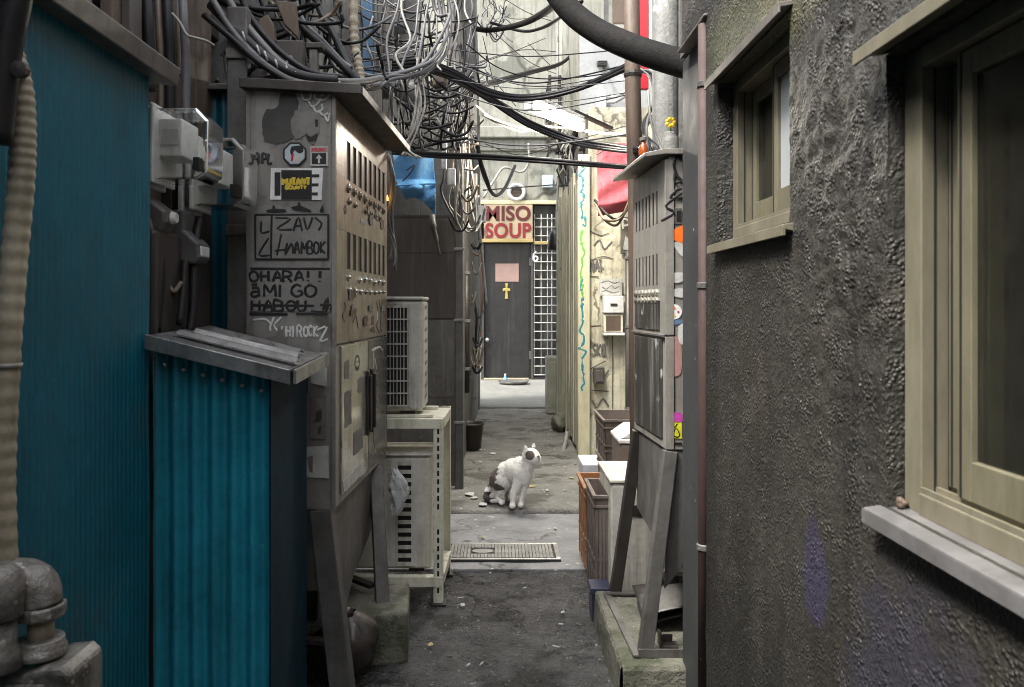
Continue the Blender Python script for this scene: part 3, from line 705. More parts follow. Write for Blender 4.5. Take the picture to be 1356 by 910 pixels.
# skirt below the doors and splayed legs
g = MB(); g.prism([(.02, zb - .001), (D0 - .02, zb - .001), (D0 - .06, .40), (.30, .30), (.09, .16)], 'x', -.03, -.022); B(g, 'skirt_panel', steel_grey)
def leg(a, b, w=.045, t=.03): 
    g = MB(); g.beam(a, b, w, t); return B(g, 'leg', steel_grey, bevel=.003)
leg((-.045, .02, zb - .001), (.035, -.02, 0), .06, .05); leg((-.015, .62, zb - .001), (.06, .40, 0), .045, .035)
leg((WL + .03, .03, zb - .001), (WL - .02, .03, 0)); leg((WL + .03, D0 - .05, zb - .001), (WL - .02, D0 - .05, 0))
g = MB(); g.beam((WL + .01, .03, .22), (.02, 0, .22), .03, .012); B(g, 'brace', steel_dark)
g = MB(); g.beam((-.0, .50, .2), (WL + .0, D0 - .05, .2), .03, .012); B(g, 'brace', steel_dark)
g = MB(); g.box(WL, -.02, .005, .012, .36, zb - .001); B(g, 'front_skirt', steel_grey)
# --- camera side: peeled paint, stickers, marker lettering
patch_d = mat('scraped_paint_patch', (.026, .024, .022), (.06, .056, .05), 9, .6, 0, .1, 80)
patch_g = mat('scuffed_grey_patch', (.20, .19, .175), (.12, .112, .10), 7, .6, 0, .1, 80)
def patch(pts, m, name='worn_patch', off=0.0, jag=1.2):
    q = [lf(x + random.uniform(-jag, jag), y + random.uniform(-jag, jag), off) for x, y in pts]
    g = MB(); g.prism([(a[0], a[2]) for a in q], 'y', q[0][1] - .0006, q[0][1]); return B(g, name, m)
def rnd(pts, n=4): return [(p.x, p.y) for p in spline([(a, b, 0) for a, b in pts + pts[:1]], n)][:-1]
patch(rnd([(372, 122), (392, 126), (394, 148), (390, 180), (370, 190), (350, 186), (346, 165), (350, 146), (366, 140)]), patch_d)
patch(rnd([(390, 146), (412, 144), (424, 152), (422, 175), (414, 192), (404, 180), (390, 184), (384, 165)]), patch_g, off=.0007)
patch([(416, 158), (421, 158), (421, 168), (417, 168)], ink, off=.0014); patch(rnd([(405, 176), (412, 182), (420, 176), (418, 186), (409, 187)]), ink, off=.0014)
oct_ = lambda cx, cy, r: [(cx + r * math.cos(R(22.5 + 45 * k)), cy + r * math.sin(R(22.5 + 45 * k))) for k in range(8)]
s1 = patch(oct_(390, 204, 17), ink, 'sticker', .0010, 0); s1['label'] = 'octagonal sticker with a pale blue picture'
pale_b = mat('pale_blue_print', (.40, .47, .52), (.30, .36, .41), 20, .5, 0, 0)
def onlay(parent, pts, m, off, name): 
    q = [lf(x, y, off) for x, y in pts]; g = MB(); g.prism([(a[0], a[2]) for a in q], 'y', q[0][1] - .0005, q[0][1]); return B(g, name, m, parent)
onlay(s1, oct_(390, 204, 14.3), pale_b, .0018, 'print'); onlay(s1, rnd([(386, 194), (398, 193), (402, 200), (396, 203), (390, 199), (386, 206), (384, 200)]), ink, .0024, 'print')
onlay(s1, rnd([(392, 203), (399, 204), (398, 214), (388, 216), (389, 209)]), paper, .0024, 'print'); onlay(s1, [(386, 204), (389, 203), (388, 212), (385, 214)], red_p, .0030, 'print')
s2 = patch([(411, 194), (435, 194), (435, 220), (411, 220)], paper, 'sticker', .0010, 0); s2['label'] = 'white square sticker with an arrow'
onlay(s2, [(413, 203), (432, 203), (432, 217.5), (413, 217.5)], ink, .0018, 'print'); onlay(s2, [(421.3, 216.5), (424, 216.5), (424, 210), (427, 210), (422.7, 204.5), (418.3, 210), (421.3, 210)], paper, .0024, 'print')
onlay(s2, [(412, 195.5), (434, 195.5), (434, 201.5), (412, 201.5)], mat('faded_pink_print', (.50, .24, .22), None, 10, .6, 0, 0), .0018, 'print')
g = MB(); strokes(g, word('FLUX' if False else 'HUN', 414, 196.5, 431, 200.5), lambda x, y: lf(x, y, .0024), .0012, (0, 1, 0)); B(g, 'print', red_p, s2)
s3 = patch([(358, 222), (428, 223), (426, 265), (357, 264)], white_p, 'sticker', .0010, 0); s3['label'] = 'wide white and black sticker with yellow lettering'
for q in ([(363, 228), (371, 228), (371, 259), (363, 259)], [(372, 225), (413, 225.5), (413, 264.5), (372, 264)], [(413.2, 231), (423, 231), (423, 235), (413.2, 235)], [(413.2, 243), (422, 243), (422, 247), (413.2, 247)], [(413.2, 255), (421, 255), (421, 259), (413.2, 259)]):
    onlay(s3, q, ink, .0018, 'print')
yel = mat('yellow_print', (.60, .44, .03), (.5, .36, .02), 20, .5, 0, 0)
g = MB(); strokes(g, word('MUTANT', 373.5, 236.5, 411.5, 244.5, .3), lambda x, y: lf(x, y, .0024), .0034, (0, 1, 0)); strokes(g, word('BOUNTY', 378, 246, 407, 250.5), lambda x, y: lf(x, y, .0024), .0022, (0, 1, 0)); B(g, 'lettering', yel, s3)
for ox, oy, tlt in ((351, 278, 0), (385, 274, 5)):
    patch([(ox, oy), (ox + 9, oy - 2), (ox + 9, oy - 6), (ox + 12, oy - 6), (ox + 13, oy - 2), (ox + 26, oy + tlt - 1), (ox + 28, oy + tlt + 2), (ox + 14, oy + 3 + tlt / 2), (ox + 2, oy + 3)], ink, 'stencil', .0006, .2)
patch([(423, 280), (428, 270), (429, 281)], ink, 'stencil', .0006, .2)
f1 = patch([(336, 283), (436, 283), (436, 344), (337, 343)], patch_g, 'label_plate', .0004, .5)
f2 = patch([(329, 355), (437, 356), (437, 413), (329, 412)], patch_g, 'label_plate', .0004, .5)
M = lambda x, y: lf(x, y, .0011)
g = MB(); bx = lambda a, b, c, d: [[(a, b), (c, b)], [(c, b), (c, d)], [(c, d), (a, d)], [(a, d), (a, b)]]
strokes(g, bx(337, 284, 435, 343) + [[(359, 285), (358, 343)]], M, .0032, (0, 1, 0))
strokes(g, [[(345, 293), (345, 308), (356, 306)], [(355, 315), (342, 337), (357, 338)], [(364, 288), (384, 290), (366, 303), (386, 304)], [(388, 306), (395, 288), (400, 306)], [(390, 299), (399, 299)], [(402, 288), (407, 304), (414, 288)], [(417, 288), (426, 296), (422, 305)],
            [(372, 310), (366, 338)], [(363, 332), (382, 330)], [(380, 322), (377, 338), (386, 322), (388, 336)]] + word('AMBOK', 390, 320, 433, 336, .6), M, .0030, (0, 1, 0))
strokes(g, word('OHARA!!', 330, 359, 436, 373, .8) + word('aMIGO', 331, 377, 422, 393, .6) + word('HABOU', 332, 398, 410, 412, .6) + [[(331, 404), (416, 405)], [(412, 412), (432, 412), (434, 394), (428, 411)], [(424, 404), (442, 404), (438, 411)]], M, .0040, (0, 1, 0))
strokes(g, bx(330, 356, 437, 415)[:1] + [[(329, 415), (380, 416)], [(392, 415), (434, 415)]], M, .0048, (0, 1, 0))
strokes(g, word('JPL', 337, 203, 362, 216, .8), lambda x, y: lf(x, y, .0006), .0036, (0, 1, 0))
B(g, 'graffiti', ink)
g = MB()
strokes(g, [[(334, 424), (350, 423), (358, 430)], [(362, 420), (357, 432), (357, 438)], [(372, 420), (362, 431), (369, 439), (374, 432)]] + word('HIROCK', 379, 432, 424, 446, 1.2) + [[(420, 437), (433, 433), (424, 452), (434, 449)]], lambda x, y: lf(x, y, .0006), .0030, (0, 1, 0))
sq = [[(397, 118), (404, 113), (418, 115), (432, 118), (436, 126), (428, 133), (417, 130), (418, 121), (426, 121), (427, 127)], [(399, 124), (402, 132), (410, 131), (411, 122), (405, 121)], [(408, 134), (413, 141), (421, 137), (424, 130)], [(414, 140), (419, 148), (427, 145), (426, 138)], [(422, 147), (428, 153), (435, 150)], [(430, 152), (434, 161), (437, 150)]]
strokes(g, sq, lambda x, y: lf(x, y, .0014), .0028, (0, 1, 0))
B(g, 'graffiti', ink_w)
for q, m in (([(352, 448), (366, 444), (368, 430), (380, 452), (376, 470), (354, 466)], patch_g), ([(410, 468), (433, 466), (433, 512), (412, 508)], paper), ([(411, 526), (432, 524), (432, 582), (410, 581)], patch_g), ([(415, 530), (428, 530), (428, 577), (415, 577)], paper), ([(418, 545), (426, 542), (427, 556), (419, 558)], patch_d), ([(421, 565), (425, 562), (425, 574), (421, 574)], patch_d),
             ([(403, 592), (436, 590), (436, 634), (403, 632)], paper), ([(407, 605), (415, 604), (414, 626), (409, 624)], patch_g), ([(420, 600), (430, 598), (431, 608), (422, 610)], patch_d), ([(395, 470), (408, 468), (408, 520), (398, 520)], patch_d)):
    patch(q, m, 'torn_sticker', random.uniform(.0002, .003), 1.0)

# pilot lamp beside the cabinet (a lit amber bulb)
t = thing('pilot_lamp', 'tiny lit amber pilot lamp at the far edge of the tagged cabinet', 'lamp', P(511, 262, 2.98))
g = MB(); g.lathe([(.008, -.012), (.008, 0), (.007, .008), (0, .013)], P(511, 262, 2.99), 12); g.build('bulb', emit('amber_bulb', (1, .5, .12), 6), t, smooth=True)
g = MB(); g.lathe([(.011, -.03), (.011, -.0121)], P(511, 262, 2.99), 12); g.build('socket', steel_dark, t)

# blocks and a dark bag below the left cabinet
t = thing('concrete_block', 'rough concrete block lying under the tagged cabinet', 'block', (-.45, 2.75, 0))
g = MB(); g.prism([(wx(452, 2.6), 2.52), (wx(543, 2.62), 2.56), (wx(541, 2.8), 2.84), (wx(458, 2.8), 2.82)], 'z', -.005, .165); g.build('block', stone, t, bevel=.012, seg=3)
t = thing('rubbish_bag', 'slumped dark brown rubbish bag beside the cabinet leg', 'bag', (-.43, 2.42, 0))
bag_m = mat('dark_bag', (.035, .028, .024), (.02, .016, .014), 8, .35, 0, .25, 25)
g = MB()
def bagf(u, v):
    a = 2 * math.pi * u; r = .12 * math.sin(math.pi * min(.97, .06 + v * .94)) ** .6 * (1 + .18 * fbm(math.cos(a) * 2.2, math.sin(a) * 2.2, v * 2.5))
    return (-.475 + r * math.cos(a) * .9, 2.43 + r * math.sin(a) * .9, .001 + .20 * (1 - v) ** .9 * (1 + .1 * math.cos(a)))
g.sheet(bagf, 40, 20); g.build('bag', bag_m, t, smooth=True)
g = MB(); g.tube(spline([(-.475, 2.43, .195), (-.47, 2.42, .215), (-.45, 2.40, .225)], 4), [.012, .012, .010, .010, .012, .014, .016, .017, .018][:9], 8); g.build('knot', bag_m, t, smooth=True)

# ================================================================ AC STAND + UNITS
sa = Vector((wx(586, 3.03), 3.03)); 
ST = thing('ac_stand', 'cream slotted-angle steel stand carrying the air conditioner units', 'rack', (sa.x, sa.y, 0))
fl, fr_, br, bl = (-.78, 3.05), (sa.x, 3.05), (wx(597, 3.42), 3.42), (-.78, 3.42)
def angle_post(x, y, z0, z1, sx, sy, w=.036, t=.003):
    g = MB(); g.box(x, x - sx * w, y, y + sy * t, z0, z1); g.box(x, x - sx * t, y + sy * (t + .0003), y + sy * w, z0, z1)
    return g
def post(x, y, sx, sy, h):
    o = angle_post(x, y, .012, h, sx, sy).build('post', cream, ST)
    g = MB(); z = .05
    while z < h - .03:
        if not (.28 < z < .36): g.box(x - sx * .014, x - sx * .022, y - sy * .0006, y - sy * .0001, z, z + .02)
        z += .032
    g.build('slot_row', black, o)
    g = MB(); g.box(x + sx * .012, x - sx * .045, y - sy * .012, y + sy * .045, 0, .011); g.build('foot', steel_dark, o, bevel=.002)
hz = .716
post(fr_[0], fr_[1], 1, 1, hz); post(br[0], br[1], 1, -1, hz + .004); post(fl[0], fl[1], -1, 1, hz); post(bl[0], bl[1], -1, -1, hz)
for z in (hz - .036, .075):
    g = MB(); g.box(fl[0] + .04, fr_[0] - .0005, 3.046, 3.0495, z, z + .036); g.box(fl[0] + .04, fr_[0] - .003, 3.0535, 3.083, z + .0325, z + .036); g.build('rail', cream, ST)
    g = MB(); g.box(bl[0] + .04, br[0] - .0005, 3.4205, 3.4235, z, z + .036); g.build('rail', cream, ST)
    g = MB(); a, b = Vector((fr_[0] + .0015, 3.09, z + .018)), Vector((br[0] + .0015, 3.38, z + .018)); g.beam(a, b, .036, .0025, up=(1, 0, 0)); g.beam(a + Vector((-.018, 0, .0165)), b + Vector((-.018, 0, .0165)), .033, .003); g.build('rail', cream, ST)
g = MB(); g.box(-.75, fr_[0] - .04, 3.085, 3.11, hz + .0005, hz + .012); g.box(-.75, fr_[0] - .04, 3.34, 3.365, hz + .0005, hz + .012); g.build('cross_bar', cream, ST, bevel=.001)
g = MB(); g.box(-.75, fr_[0] - .004, 3.09, 3.38, hz - .006, hz - .001); g.build('shelf', cream, ST)
def ac_unit(lab, x1, y0, z0, z1, rows, m, wide=.62, depth=.25, gx0=None, gx1=None, vert=True, rot=0):
    t = thing('ac_unit', lab, 'air conditioner', (x1, y0, z0), 0, 'outdoor air conditioner units on the cream stand')
    x0 = x1 - wide
    g = MB(); g.box(x0, x1, y0 + .012, y0 + depth, z0 + .012, z1 - .014); g.build('casing', m, t, bevel=.014, seg=3)
    g = MB(); g.box(x0 - .004, x1 + .004, y0 + .004, y0 + depth + .006, z1 - .0135, z1); g.build('top_cover', m, t, bevel=.006)
    g = MB(); g.box(x0 + .03, x0 + .09, y0 + .03, y0 + depth - .01, z0, z0 + .0115); g.box(x1 - .09, x1 - .03, y0 + .03, y0 + depth - .01, z0, z0 + .0115); g.build('foot', steel_dark, t)
    g = MB(); g.box(gx0, gx1, y0 + .0105, y0 + .0115, z0 + .035, z1 - .04); g.build('grille_recess', black, t)
    g = MB()
    if vert:
        n = int((gx1 - gx0) / .013)
        for k in range(n + 1): x = gx0 + (gx1 - gx0) * k / n; g.box(x - .0016, x + .0016, y0 + .004, y0 + .0095, z0 + .035, z1 - .04)
        for k in range(rows + 1): z = z0 + .035 + (z1 - z0 - .075) * k / rows; g.box(gx0 - .006, gx1 + .006, y0 + .0015, y0 + .0038, z - .0028, z + .0028)
        g.box(gx1 + .0062, gx1 + .012, y0 + .001, y0 + .0104, z0 + .03, z1 - .035)
    else:
        for k in range(rows + 1): z = z0 + .035 + (z1 - z0 - .075) * k / rows; g.box(gx0, gx1, y0 + .003, y0 + .0104, z - .007, z + .007)
        g.box(gx1 - .012, gx1 + .001, y0 + .002, y0 + .0028, z0 + .03, z1 - .03)
    g.build('grille', m, t)
    g = MB()
    for k in range(9): z = z0 + .05 + (z1 - z0 - .1) * k / 8; g.prism([(y0 + .10, z), (y0 + .17, z + .004), (y0 + .17, z + .018), (y0 + .10, z + .012)], 'x', x1 + .0004, x1 + .0018)
    g.build('side_vent', steel_grey, t)
    return t
ac_unit('upper weathered outdoor air conditioner with wire grille, standing on top of the cream stand', wx(560, 3.1), 3.08, hz + .0125, wz(393, 3.09), 8, ac_m, gx0=-.62, gx1=wx(540, 3.1))
ac_unit('lower outdoor air conditioner with square slots, inside the cream stand', wx(571, 3.1), 3.09, .1115, wz(600, 3.1), 12, ac_l, gx0=wx(527, 3.1), gx1=wx(549, 3.1), vert=False)
# translucent plastic bag snagged beside the cabinet
t = thing('plastic_bag', 'crumpled clear plastic bag caught between cabinet and cream stand', 'bag', P(522, 640, 3.0))
bagm = glass('clear_plastic', (.85, .86, .86), .18, .6)
def bf(u, v):
    a = 2 * math.pi * u; c = Vector(P(521 + 8 * math.sin(v * 3), 620 + 62 * v, 3.0)); r = .003 + .030 * math.sin(math.pi * (v * .86 + .08)) ** .8 * (1 + .5 * fbm(math.cos(a) * 3, math.sin(a) * 3, v * 5))
    return c + Vector((r * math.cos(a), r * .6 * math.sin(a), 0))
g = MB(); g.sheet(bf, 36, 22); g.build('bag', bagm, t, smooth=True)

# ================================================================ RIGHT CABINET
QX, QY = .50, 2.39
RC = thing('meter_cabinet', 'smaller grey-brown meter cabinet with an orange sticker, against the right building', 'cabinet', (QX, QY, 0), math.atan(.055))
A = lambda g, n, m, p=RC, **k: g.build(n, m, p, local=True, **k)
E0, rb, rs, rt = .43, wz(597, QY), wz(445, QY), wz(206, QY)
cab_r = mat('cabinet_taupe', (.44, .415, .375), (.30, .28, .25), 5, .34, .5, .06, 70, streak=((.08, .065, .05), .55), blotch=((.10, .08, .065), 5, .6, .6))
g = MB(); g.box(.012, .26, 0, E0, rb, rt); A(g, 'body', cab_r, bevel=.004)
g = MB(); g.box(.0, .0265, -.004, -.0002, rb + .004, rs - .003); g.box(.0, .0265, -.004, -.0002, rs + .003, rt - .012); A(g, 'corner_rail', cab_r, bevel=.001)
g = MB(); g.box(.0268, .0295, -.0012, -.0002, rb + .004, rt - .012); A(g, 'seam', black)
g = MB(); g.prism([(.27, rt + .001), (-.006, rt + .001), (-.062, rt - .008), (-.068, rt - .008), (-.068, rt + .004), (-.01, rt + .017), (.27, rt + .022)], 'y', -.02, E0 + .03); A(g, 'roof_hood', cab_r, bevel=.002)
dR = louvre_door(RC, .004, E0 - .004, rs + .003, rt - .01, 0, [(1.215, 1.312), (1.405, 1.508)], .075, .40, 7, .020, cab_r, out=-1)
for k in range(7):
    for dz in (-.012, .012):
        g = MB(); g.lathe([(.011, -.0003), (.011, -.006), (0, -.010)], (0, .075 + .325 / 7 * (k + .5), 1.18 + dz), 10, 'x')
        g.build('switch_knob', cab_cream, dR, local=True)
g = MB(); g.box(.004, .0118, .004, E0 - .004, rb + .004, rs - .003); A(g, 'door_frame', cab_r)
pane = mat('scuffed_glossy_door', (.05, .047, .043), (.028, .026, .024), 5, .16, .1, .05, 50, blotch=((.45, .45, .43), 9, .6, .8), streak=((.36, .36, .34), .35))
g = MB(); g.box(-.002, .0038, .04, E0 - .03, rb + .03, rs - .012); dL = A(g, 'door', pane, bevel=.002)
g = MB(); g.box(-.004, -.0001, .06, E0 - .05, 1.075, 1.165); A(g, 'notice_panel', pane, dR)
g = MB(); g.box(-.006, .0, .002, E0 - .002, rs - .0028, rs + .0028); A(g, 'divider_strip', galv)
# marker tag, socket, stickers on the camera side
def rfp(px, py, off=0.0): return ((px - VX) / F * QY - QX, -.0012 - off, wz(py, QY))
g = MB(); strokes(g, [[(903, 212), (896, 208), (892, 218), (896, 232), (903, 240)], [(903, 240), (893, 242), (894, 228)], [(903, 250), (893, 253)], [(898, 250), (887, 262), (903, 262)], [(902, 256), (881, 273), (892, 282), (875, 293)]], lambda x, y: rfp(x, y, .003), .0042, (0, 1, 0)); A(g, 'graffiti', ink)
def rp(pts, m, off=.0006, name='sticker', lab=None, par=RC):
    q = [rfp(x, y, off) for x, y in pts]; g = MB(); g.prism([(a[0], a[2]) for a in q], 'y', q[0][1] - .0006, q[0][1]); o = A(g, name, m, par)
    if lab: o['label'] = lab
    return o
rp([(893, 276), (903, 276), (903, 297), (893, 297)], steel_grey, .0006, 'socket_plate'); rp([(896, 279), (902, 279), (902, 293), (896, 293)], ink, .0014, 'socket_plate')
org = mat('orange_sticker', (.85, .16, .015), (.75, .13, .01), 20, .5, 0, 0)
rp(rnd([(886, 308), (897, 302), (905, 300), (905, 322), (892, 318), (886, 324)]), org, .0006, lab='bright orange torn sticker')
rp(rnd([(890, 322), (905, 320), (905, 340), (897, 333)]), paper); rp(rnd([(888, 362), (896, 361), (905, 362), (905, 372), (892, 374)]), paper); rp(rnd([(889, 385), (897, 382), (905, 383), (905, 394), (892, 392)]), paper)
s = rp([(893 + 10 * math.cos(k * .4), 413 + 10 * math.sin(k * .4)) for k in range(16)], white_p, .0012, lab='round white sticker with coloured dots')
for k, c in enumerate((red_p, yel, blue_t, org)): rp([(893 + 5 * math.cos(k * 1.57) + 1.6 * math.cos(j), 413 + 5 * math.sin(k * 1.57) + 1.6 * math.sin(j)) for j in range(6)], c, .0019, 'print', par=s)
rp(rnd([(886, 425), (900, 423), (905, 428), (890, 430)]), mat('dull_blue_print', (.12, .18, .28), None, 20, .5, 0, 0)); rp(rnd([(898, 432), (905, 430), (905, 455), (899, 452)]), paper, .0012)
rp(rnd([(884, 450), (899, 446), (903, 470), (901, 495), (888, 496), (886, 470)]), mat('faded_pink_paint', (.34, .18, .17), (.28, .16, .14), 20, .6, 0, 0), .0003, 'paint_mark')
rp(rnd([(886, 550), (893, 546), (903, 548), (904, 558), (890, 558)]), mat('magenta_print', (.45, .06, .33), None, 20, .5, 0, 0), .0012, lab='magenta sticker')
s = rp([(887, 557), (903, 557), (903, 581), (888, 580)], mat('acid_yellow_print', (.62, .58, .02), None, 20, .5, 0, 0), .0006, lab='acid yellow sticker')
g = MB(); strokes(g, [[(890, 561), (893, 566), (897, 561)], [(891, 576), (895, 567), (900, 576), (896, 579), (891, 576)]], lambda x, y: rfp(x, y, .0014), .0018, (0, 1, 0)); A(g, 'print', ink, s)
rp([(883, 555), (885.5, 555), (885.5, 583), (883, 583)], ink); rp([(884, 586), (903, 586), (903, 589), (884, 589)], ink)
# right-hand stand: skirt, splayed legs
fz = .125
g = MB(); g.prism([(.0, rb - .001), (E0 - .01, rb - .001), (E0 - .01, .44), (.16, .40), (.05, .30)], 'x', .012, .02); A(g, 'skirt_panel', steel_grey)
g = MB(); g.prism([(.014, rb - .001), (.18, rb - .001), (.05, .36), (.0, .30)], 'y', .004, .011); A(g, 'front_skirt', steel_grey)
def rleg(a, b, w, t, m):
    g = MB(); g.beam(a, b, w, t); A(g, 'leg', m, bevel=.003)
rleg((.018, .012, rb - .002), (-.068, -.03, fz), .042, .032, steel_grey); rleg((.012, E0 - .03, rb - .002), (-.055, E0 + .04, fz), .04, .03, steel_dark)
rleg((.22, .03, rb - .002), (.24, .03, fz), .04, .03, steel_dark); rleg((.22, E0 - .03, rb - .002), (.24, E0, fz), .04, .03, steel_dark)
g = MB(); g.beam((.0, .03, .34), (.23, .03, .34), .03, .012); A(g, 'brace', cab_r)

# plinth, angle iron frame and rubbish
t = thing('plinth', 'mossy concrete plinth under the right cabinet', 'plinth', (.6, 2.55, 0))
g = MB(); nx_, ny_ = 30, 40
def plin(u, v):
    x = .356 + .60 * u + .0; y = 2.285 + .60 * v
    return (x + .004 * fbm(y * 20, u * 9), y, .117 + .004 * fbm(x * 25, y * 25))
g.sheet(plin, nx_, ny_)
o = len(g.v)
for i, v in enumerate([k / ny_ for k in range(ny_ + 1)]):
    p = plin(0, v); g.v += [p, (p[0] - .006 + .004 * fbm(v * 20, 3), p[1], .108), (p[0] - .012 + .006 * fbm(v * 30, 5), p[1], -.02)]
for i in range(ny_):
    for k in range(2): a = o + i * 3 + k; g.f.append((a, a + 1, a + 4, a + 3)); g.m.append(0)
o = len(g.v)
for i in range(nx_ + 1):
    p = plin(i / nx_, 0); g.v += [p, (p[0], p[1] - .008 + .003 * fbm(i * .7, 2), .105), (p[0], p[1] - .012, -.02)]
for i in range(nx_):
    for k in range(2): a = o + i * 3 + k; g.f.append((a + 1, a, a + 3, a + 4)); g.m.append(0)
o = len(g.v)
for i in range(nx_ + 1):
    p = plin(i / nx_, 1); g.v += [p, (p[0], p[1] + .01, -.02)]
for i in range(nx_):
    a = o + i * 2; g.f.append((a, a + 1, a + 3, a + 2)); g.m.append(0)
g.build('block', stone, t)
t = thing('angle_frame', 'rusty angle iron frame lying on the mossy plinth', 'frame', (.5, 2.5, .12))
g = MB(); g.beam((.405, 2.33, .1245), (.385, 2.85, .1245), .02, .006); g.beam((.41, 2.335, .1315), (.80, 2.335, .1315), .006, .024); g.beam((.385, 2.83, .128), (.80, 2.83, .128), .02, .006); g.build('angle_frame', steel_grey, t)
t = thing('bent_plate', 'dark bent sheet metal plate resting on the plinth by the wall', 'scrap', (.55, 2.6, .12))
g = MB(); g.sheet(lambda u, v: (.46 + .22 * u, 2.52 + .22 * v, .132 + .04 * math.sin(u * 2.2 + v) + .02 * (v > .5)), 14, 14); g.build('plate', steel_dark, t, solid=.004, smooth=True)
g = MB(); g.sheet(lambda u, v: (.47 + .2 * u, 2.50 + .2 * v, .180 + .03 * math.sin(u * 1.7)), 10, 10); g.build('lid', steel_grey, t, solid=.004, smooth=True)
t = thing('steel_bracket', 'small dark steel bracket standing on the plinth near the wall', 'bracket', (.50, 2.40, .12))
g = MB(); g.box(.485, .54, 2.385, 2.43, .122, .128); g.box(.485, .492, 2.385, 2.43, .1283, .165); g.box(.4925, .53, 2.425, 2.43, .1283, .15); g.build('bracket', steel_dark, t, bevel=.001)
t = thing('box_lid', 'small dark blue plastic lid at the corner of the plinth', 'lid', (.345, 2.90, 0))
navy = mat('navy_plastic', (.035, .04, .075), (.025, .028, .05), 10, .4, 0, .03, 60)
g = MB(); g.box(.335, .41, 2.89, 2.99, .10, .125); g.box(.34, .405, 2.895, 2.985, 0, .0995); g.build('lid', navy, t, bevel=.004)

# ---- appliance and crates on the right
t = thing('grey_appliance', 'battered grey metal cabinet standing behind the right cabinet legs', 'appliance', (.47, 3.1, 0))
zt2 = wz(640, 3.0)
g = MB(); g.box(.425, .80, 3.0, 3.35, .015, zt2); g.build('body', ac_l, t, bevel=.01)
g = MB(); g.box(.428, .472, 2.993, 2.9995, .02, zt2 - .012); g.box(.4722, .70, 2.996, 2.9995, .03, zt2 - .035); g.build('front_panel', ac_m, t, bevel=.003)
g = MB(); g.box(.49, .56, 2.991, 2.9958, .36, .40); g.build('handle', steel_dark, t, bevel=.002)
g = MB(); g.box(.418, .81, 2.992, 3.36, zt2 + .0005, zt2 + .014); g.build('top', ac_l, t, bevel=.004)
def crate(lab, x0, x1, y0, y1, z0, h, m, grp, taper=.006, ribs=True):
    t = thing('crate', lab, 'crate', ((x0 + x1) / 2, (y0 + y1) / 2, z0), 0, grp)
    w = .006
    g = MB(); a = taper
    bx0, bx1, by0, by1 = x0 + a, x1 - a, y0 + a, y1 - a
    def side(p, q, pt, qt, inn):
        v = [(*p, z0 + .002), (*q, z0 + .002), (*qt, z0 + h), (*pt, z0 + h)]
        v2 = [(x + inn[0] * w, y + inn[1] * w, z) for x, y, z in v]
        g.add(v + v2, [(0, 1, 2, 3), (7, 6, 5, 4), (0, 4, 5, 1), (1, 5, 6, 2), (2, 6, 7, 3), (3, 7, 4, 0)])
    side((bx0, by0), (bx1, by0), (x0, y0), (x1, y0), (0, 1)); side((bx1, by0), (bx1, by1), (x1, y0), (x1, y1), (-1, 0))
    side((bx1, by1), (bx0, by1), (x1, y1), (x0, y1), (0, -1)); side((bx0, by1), (bx0, by0), (x0, y1), (x0, y0), (1, 0))
    g.box(bx0 + .007, bx1 - .007, by0 + .007, by1 - .007, z0, z0 + .006)
    g.build('tub', m, t)
    for zz, e in ((h - .012, .009), (h - .05, .006)) + (((h * .38, .006), (h * .25, .005)) if ribs else ()):
        g = MB(); s = a * (1 - zz / h)
        X0, X1, Y0, Y1 = x0 + s, x1 - s, y0 + s, y1 - s; hh = .011 if zz < h - .02 else .013
        g.box(X0 - e, X1 + e, Y0 - e, Y0 - .0004, z0 + zz, z0 + zz + hh); g.box(X0 - e, X1 + e, Y1 + .0004, Y1 + e, z0 + zz, z0 + zz + hh)
        g.box(X0 - e, X0 - .0004, Y0, Y1, z0 + zz, z0 + zz + hh); g.box(X1 + .0004, X1 + e, Y0, Y1, z0 + zz, z0 + zz + hh)
        g.build('rim', m, t, bevel=.002)
    g = MB()
    for k in range(4):
        x = x0 + (x1 - x0) * (k + .5) / 4; g.box(x - .005, x + .005, y0 - .004 + a * .3, y0 + a * .3 + .001, z0 + .02, z0 + h - .055)
        y = y0 + (y1 - y0) * (k + .5) / 4; g.box(x0 - .004 + a * .3, x0 + a * .3 + .001, y - .005, y + .005, z0 + .02, z0 + h - .055)
    g.build('rib', m, t)
    return t
G = 'plastic delivery crates on the right side'
crate('orange-brown plastic crate, foremost at the foot of the pile on the right', .372, .70, 3.40, 3.70, .002, .372, orange_p, G, .008)
crate('grey-brown crate pressed against the orange crate in front of it', .385, .70, 3.365 - .0 - .0, 3.385, .002, .30, crate_m, G, .002) if False else None
crate('upper light brown crate of the stack behind the grey appliance', wx(800, 4.2), wx(800, 4.2) + .36, 4.2, 4.6, .315, wz(556, 4.2) - .315, crate_m, G, .014)
crate('lower brown crate of the stack behind the grey appliance', wx(803, 4.2), wx(803, 4.2) + .36, 4.2, 4.6, .008, .305, crate_m, G, .014)
c = crate('dark brown slatted crate standing beside the orange crate', wx(779, 3.3), .43, 3.08, 3.375, .002, wz(655, 3.1), crate_m, G, .008)
t = thing('lidded_box', 'grey box with a domed white lid in front of the crate stack', 'box', (.62, 3.9, .0))
bx_ = wx(821, 3.8)
g = MB(); g.box(bx_, bx_ + .3, 3.8, 4.08, .008, wz(588, 3.8)); g.build('box', crate_m, t, bevel=.012)
g = MB(); g.box(bx_ - .006, bx_ + .306, 3.794, 4.086, wz(588, 3.8) + .0005, wz(582, 3.8)); g.prism([(bx_, wz(581.5, 3.8)), (bx_ + .3, wz(581.5, 3.8)), (bx_ + .26, wz(570, 3.8)), (bx_ + .06, wz(570, 3.8))], 'y', 3.80, 4.08); g.build('lid', white_p, t, bevel=.006)
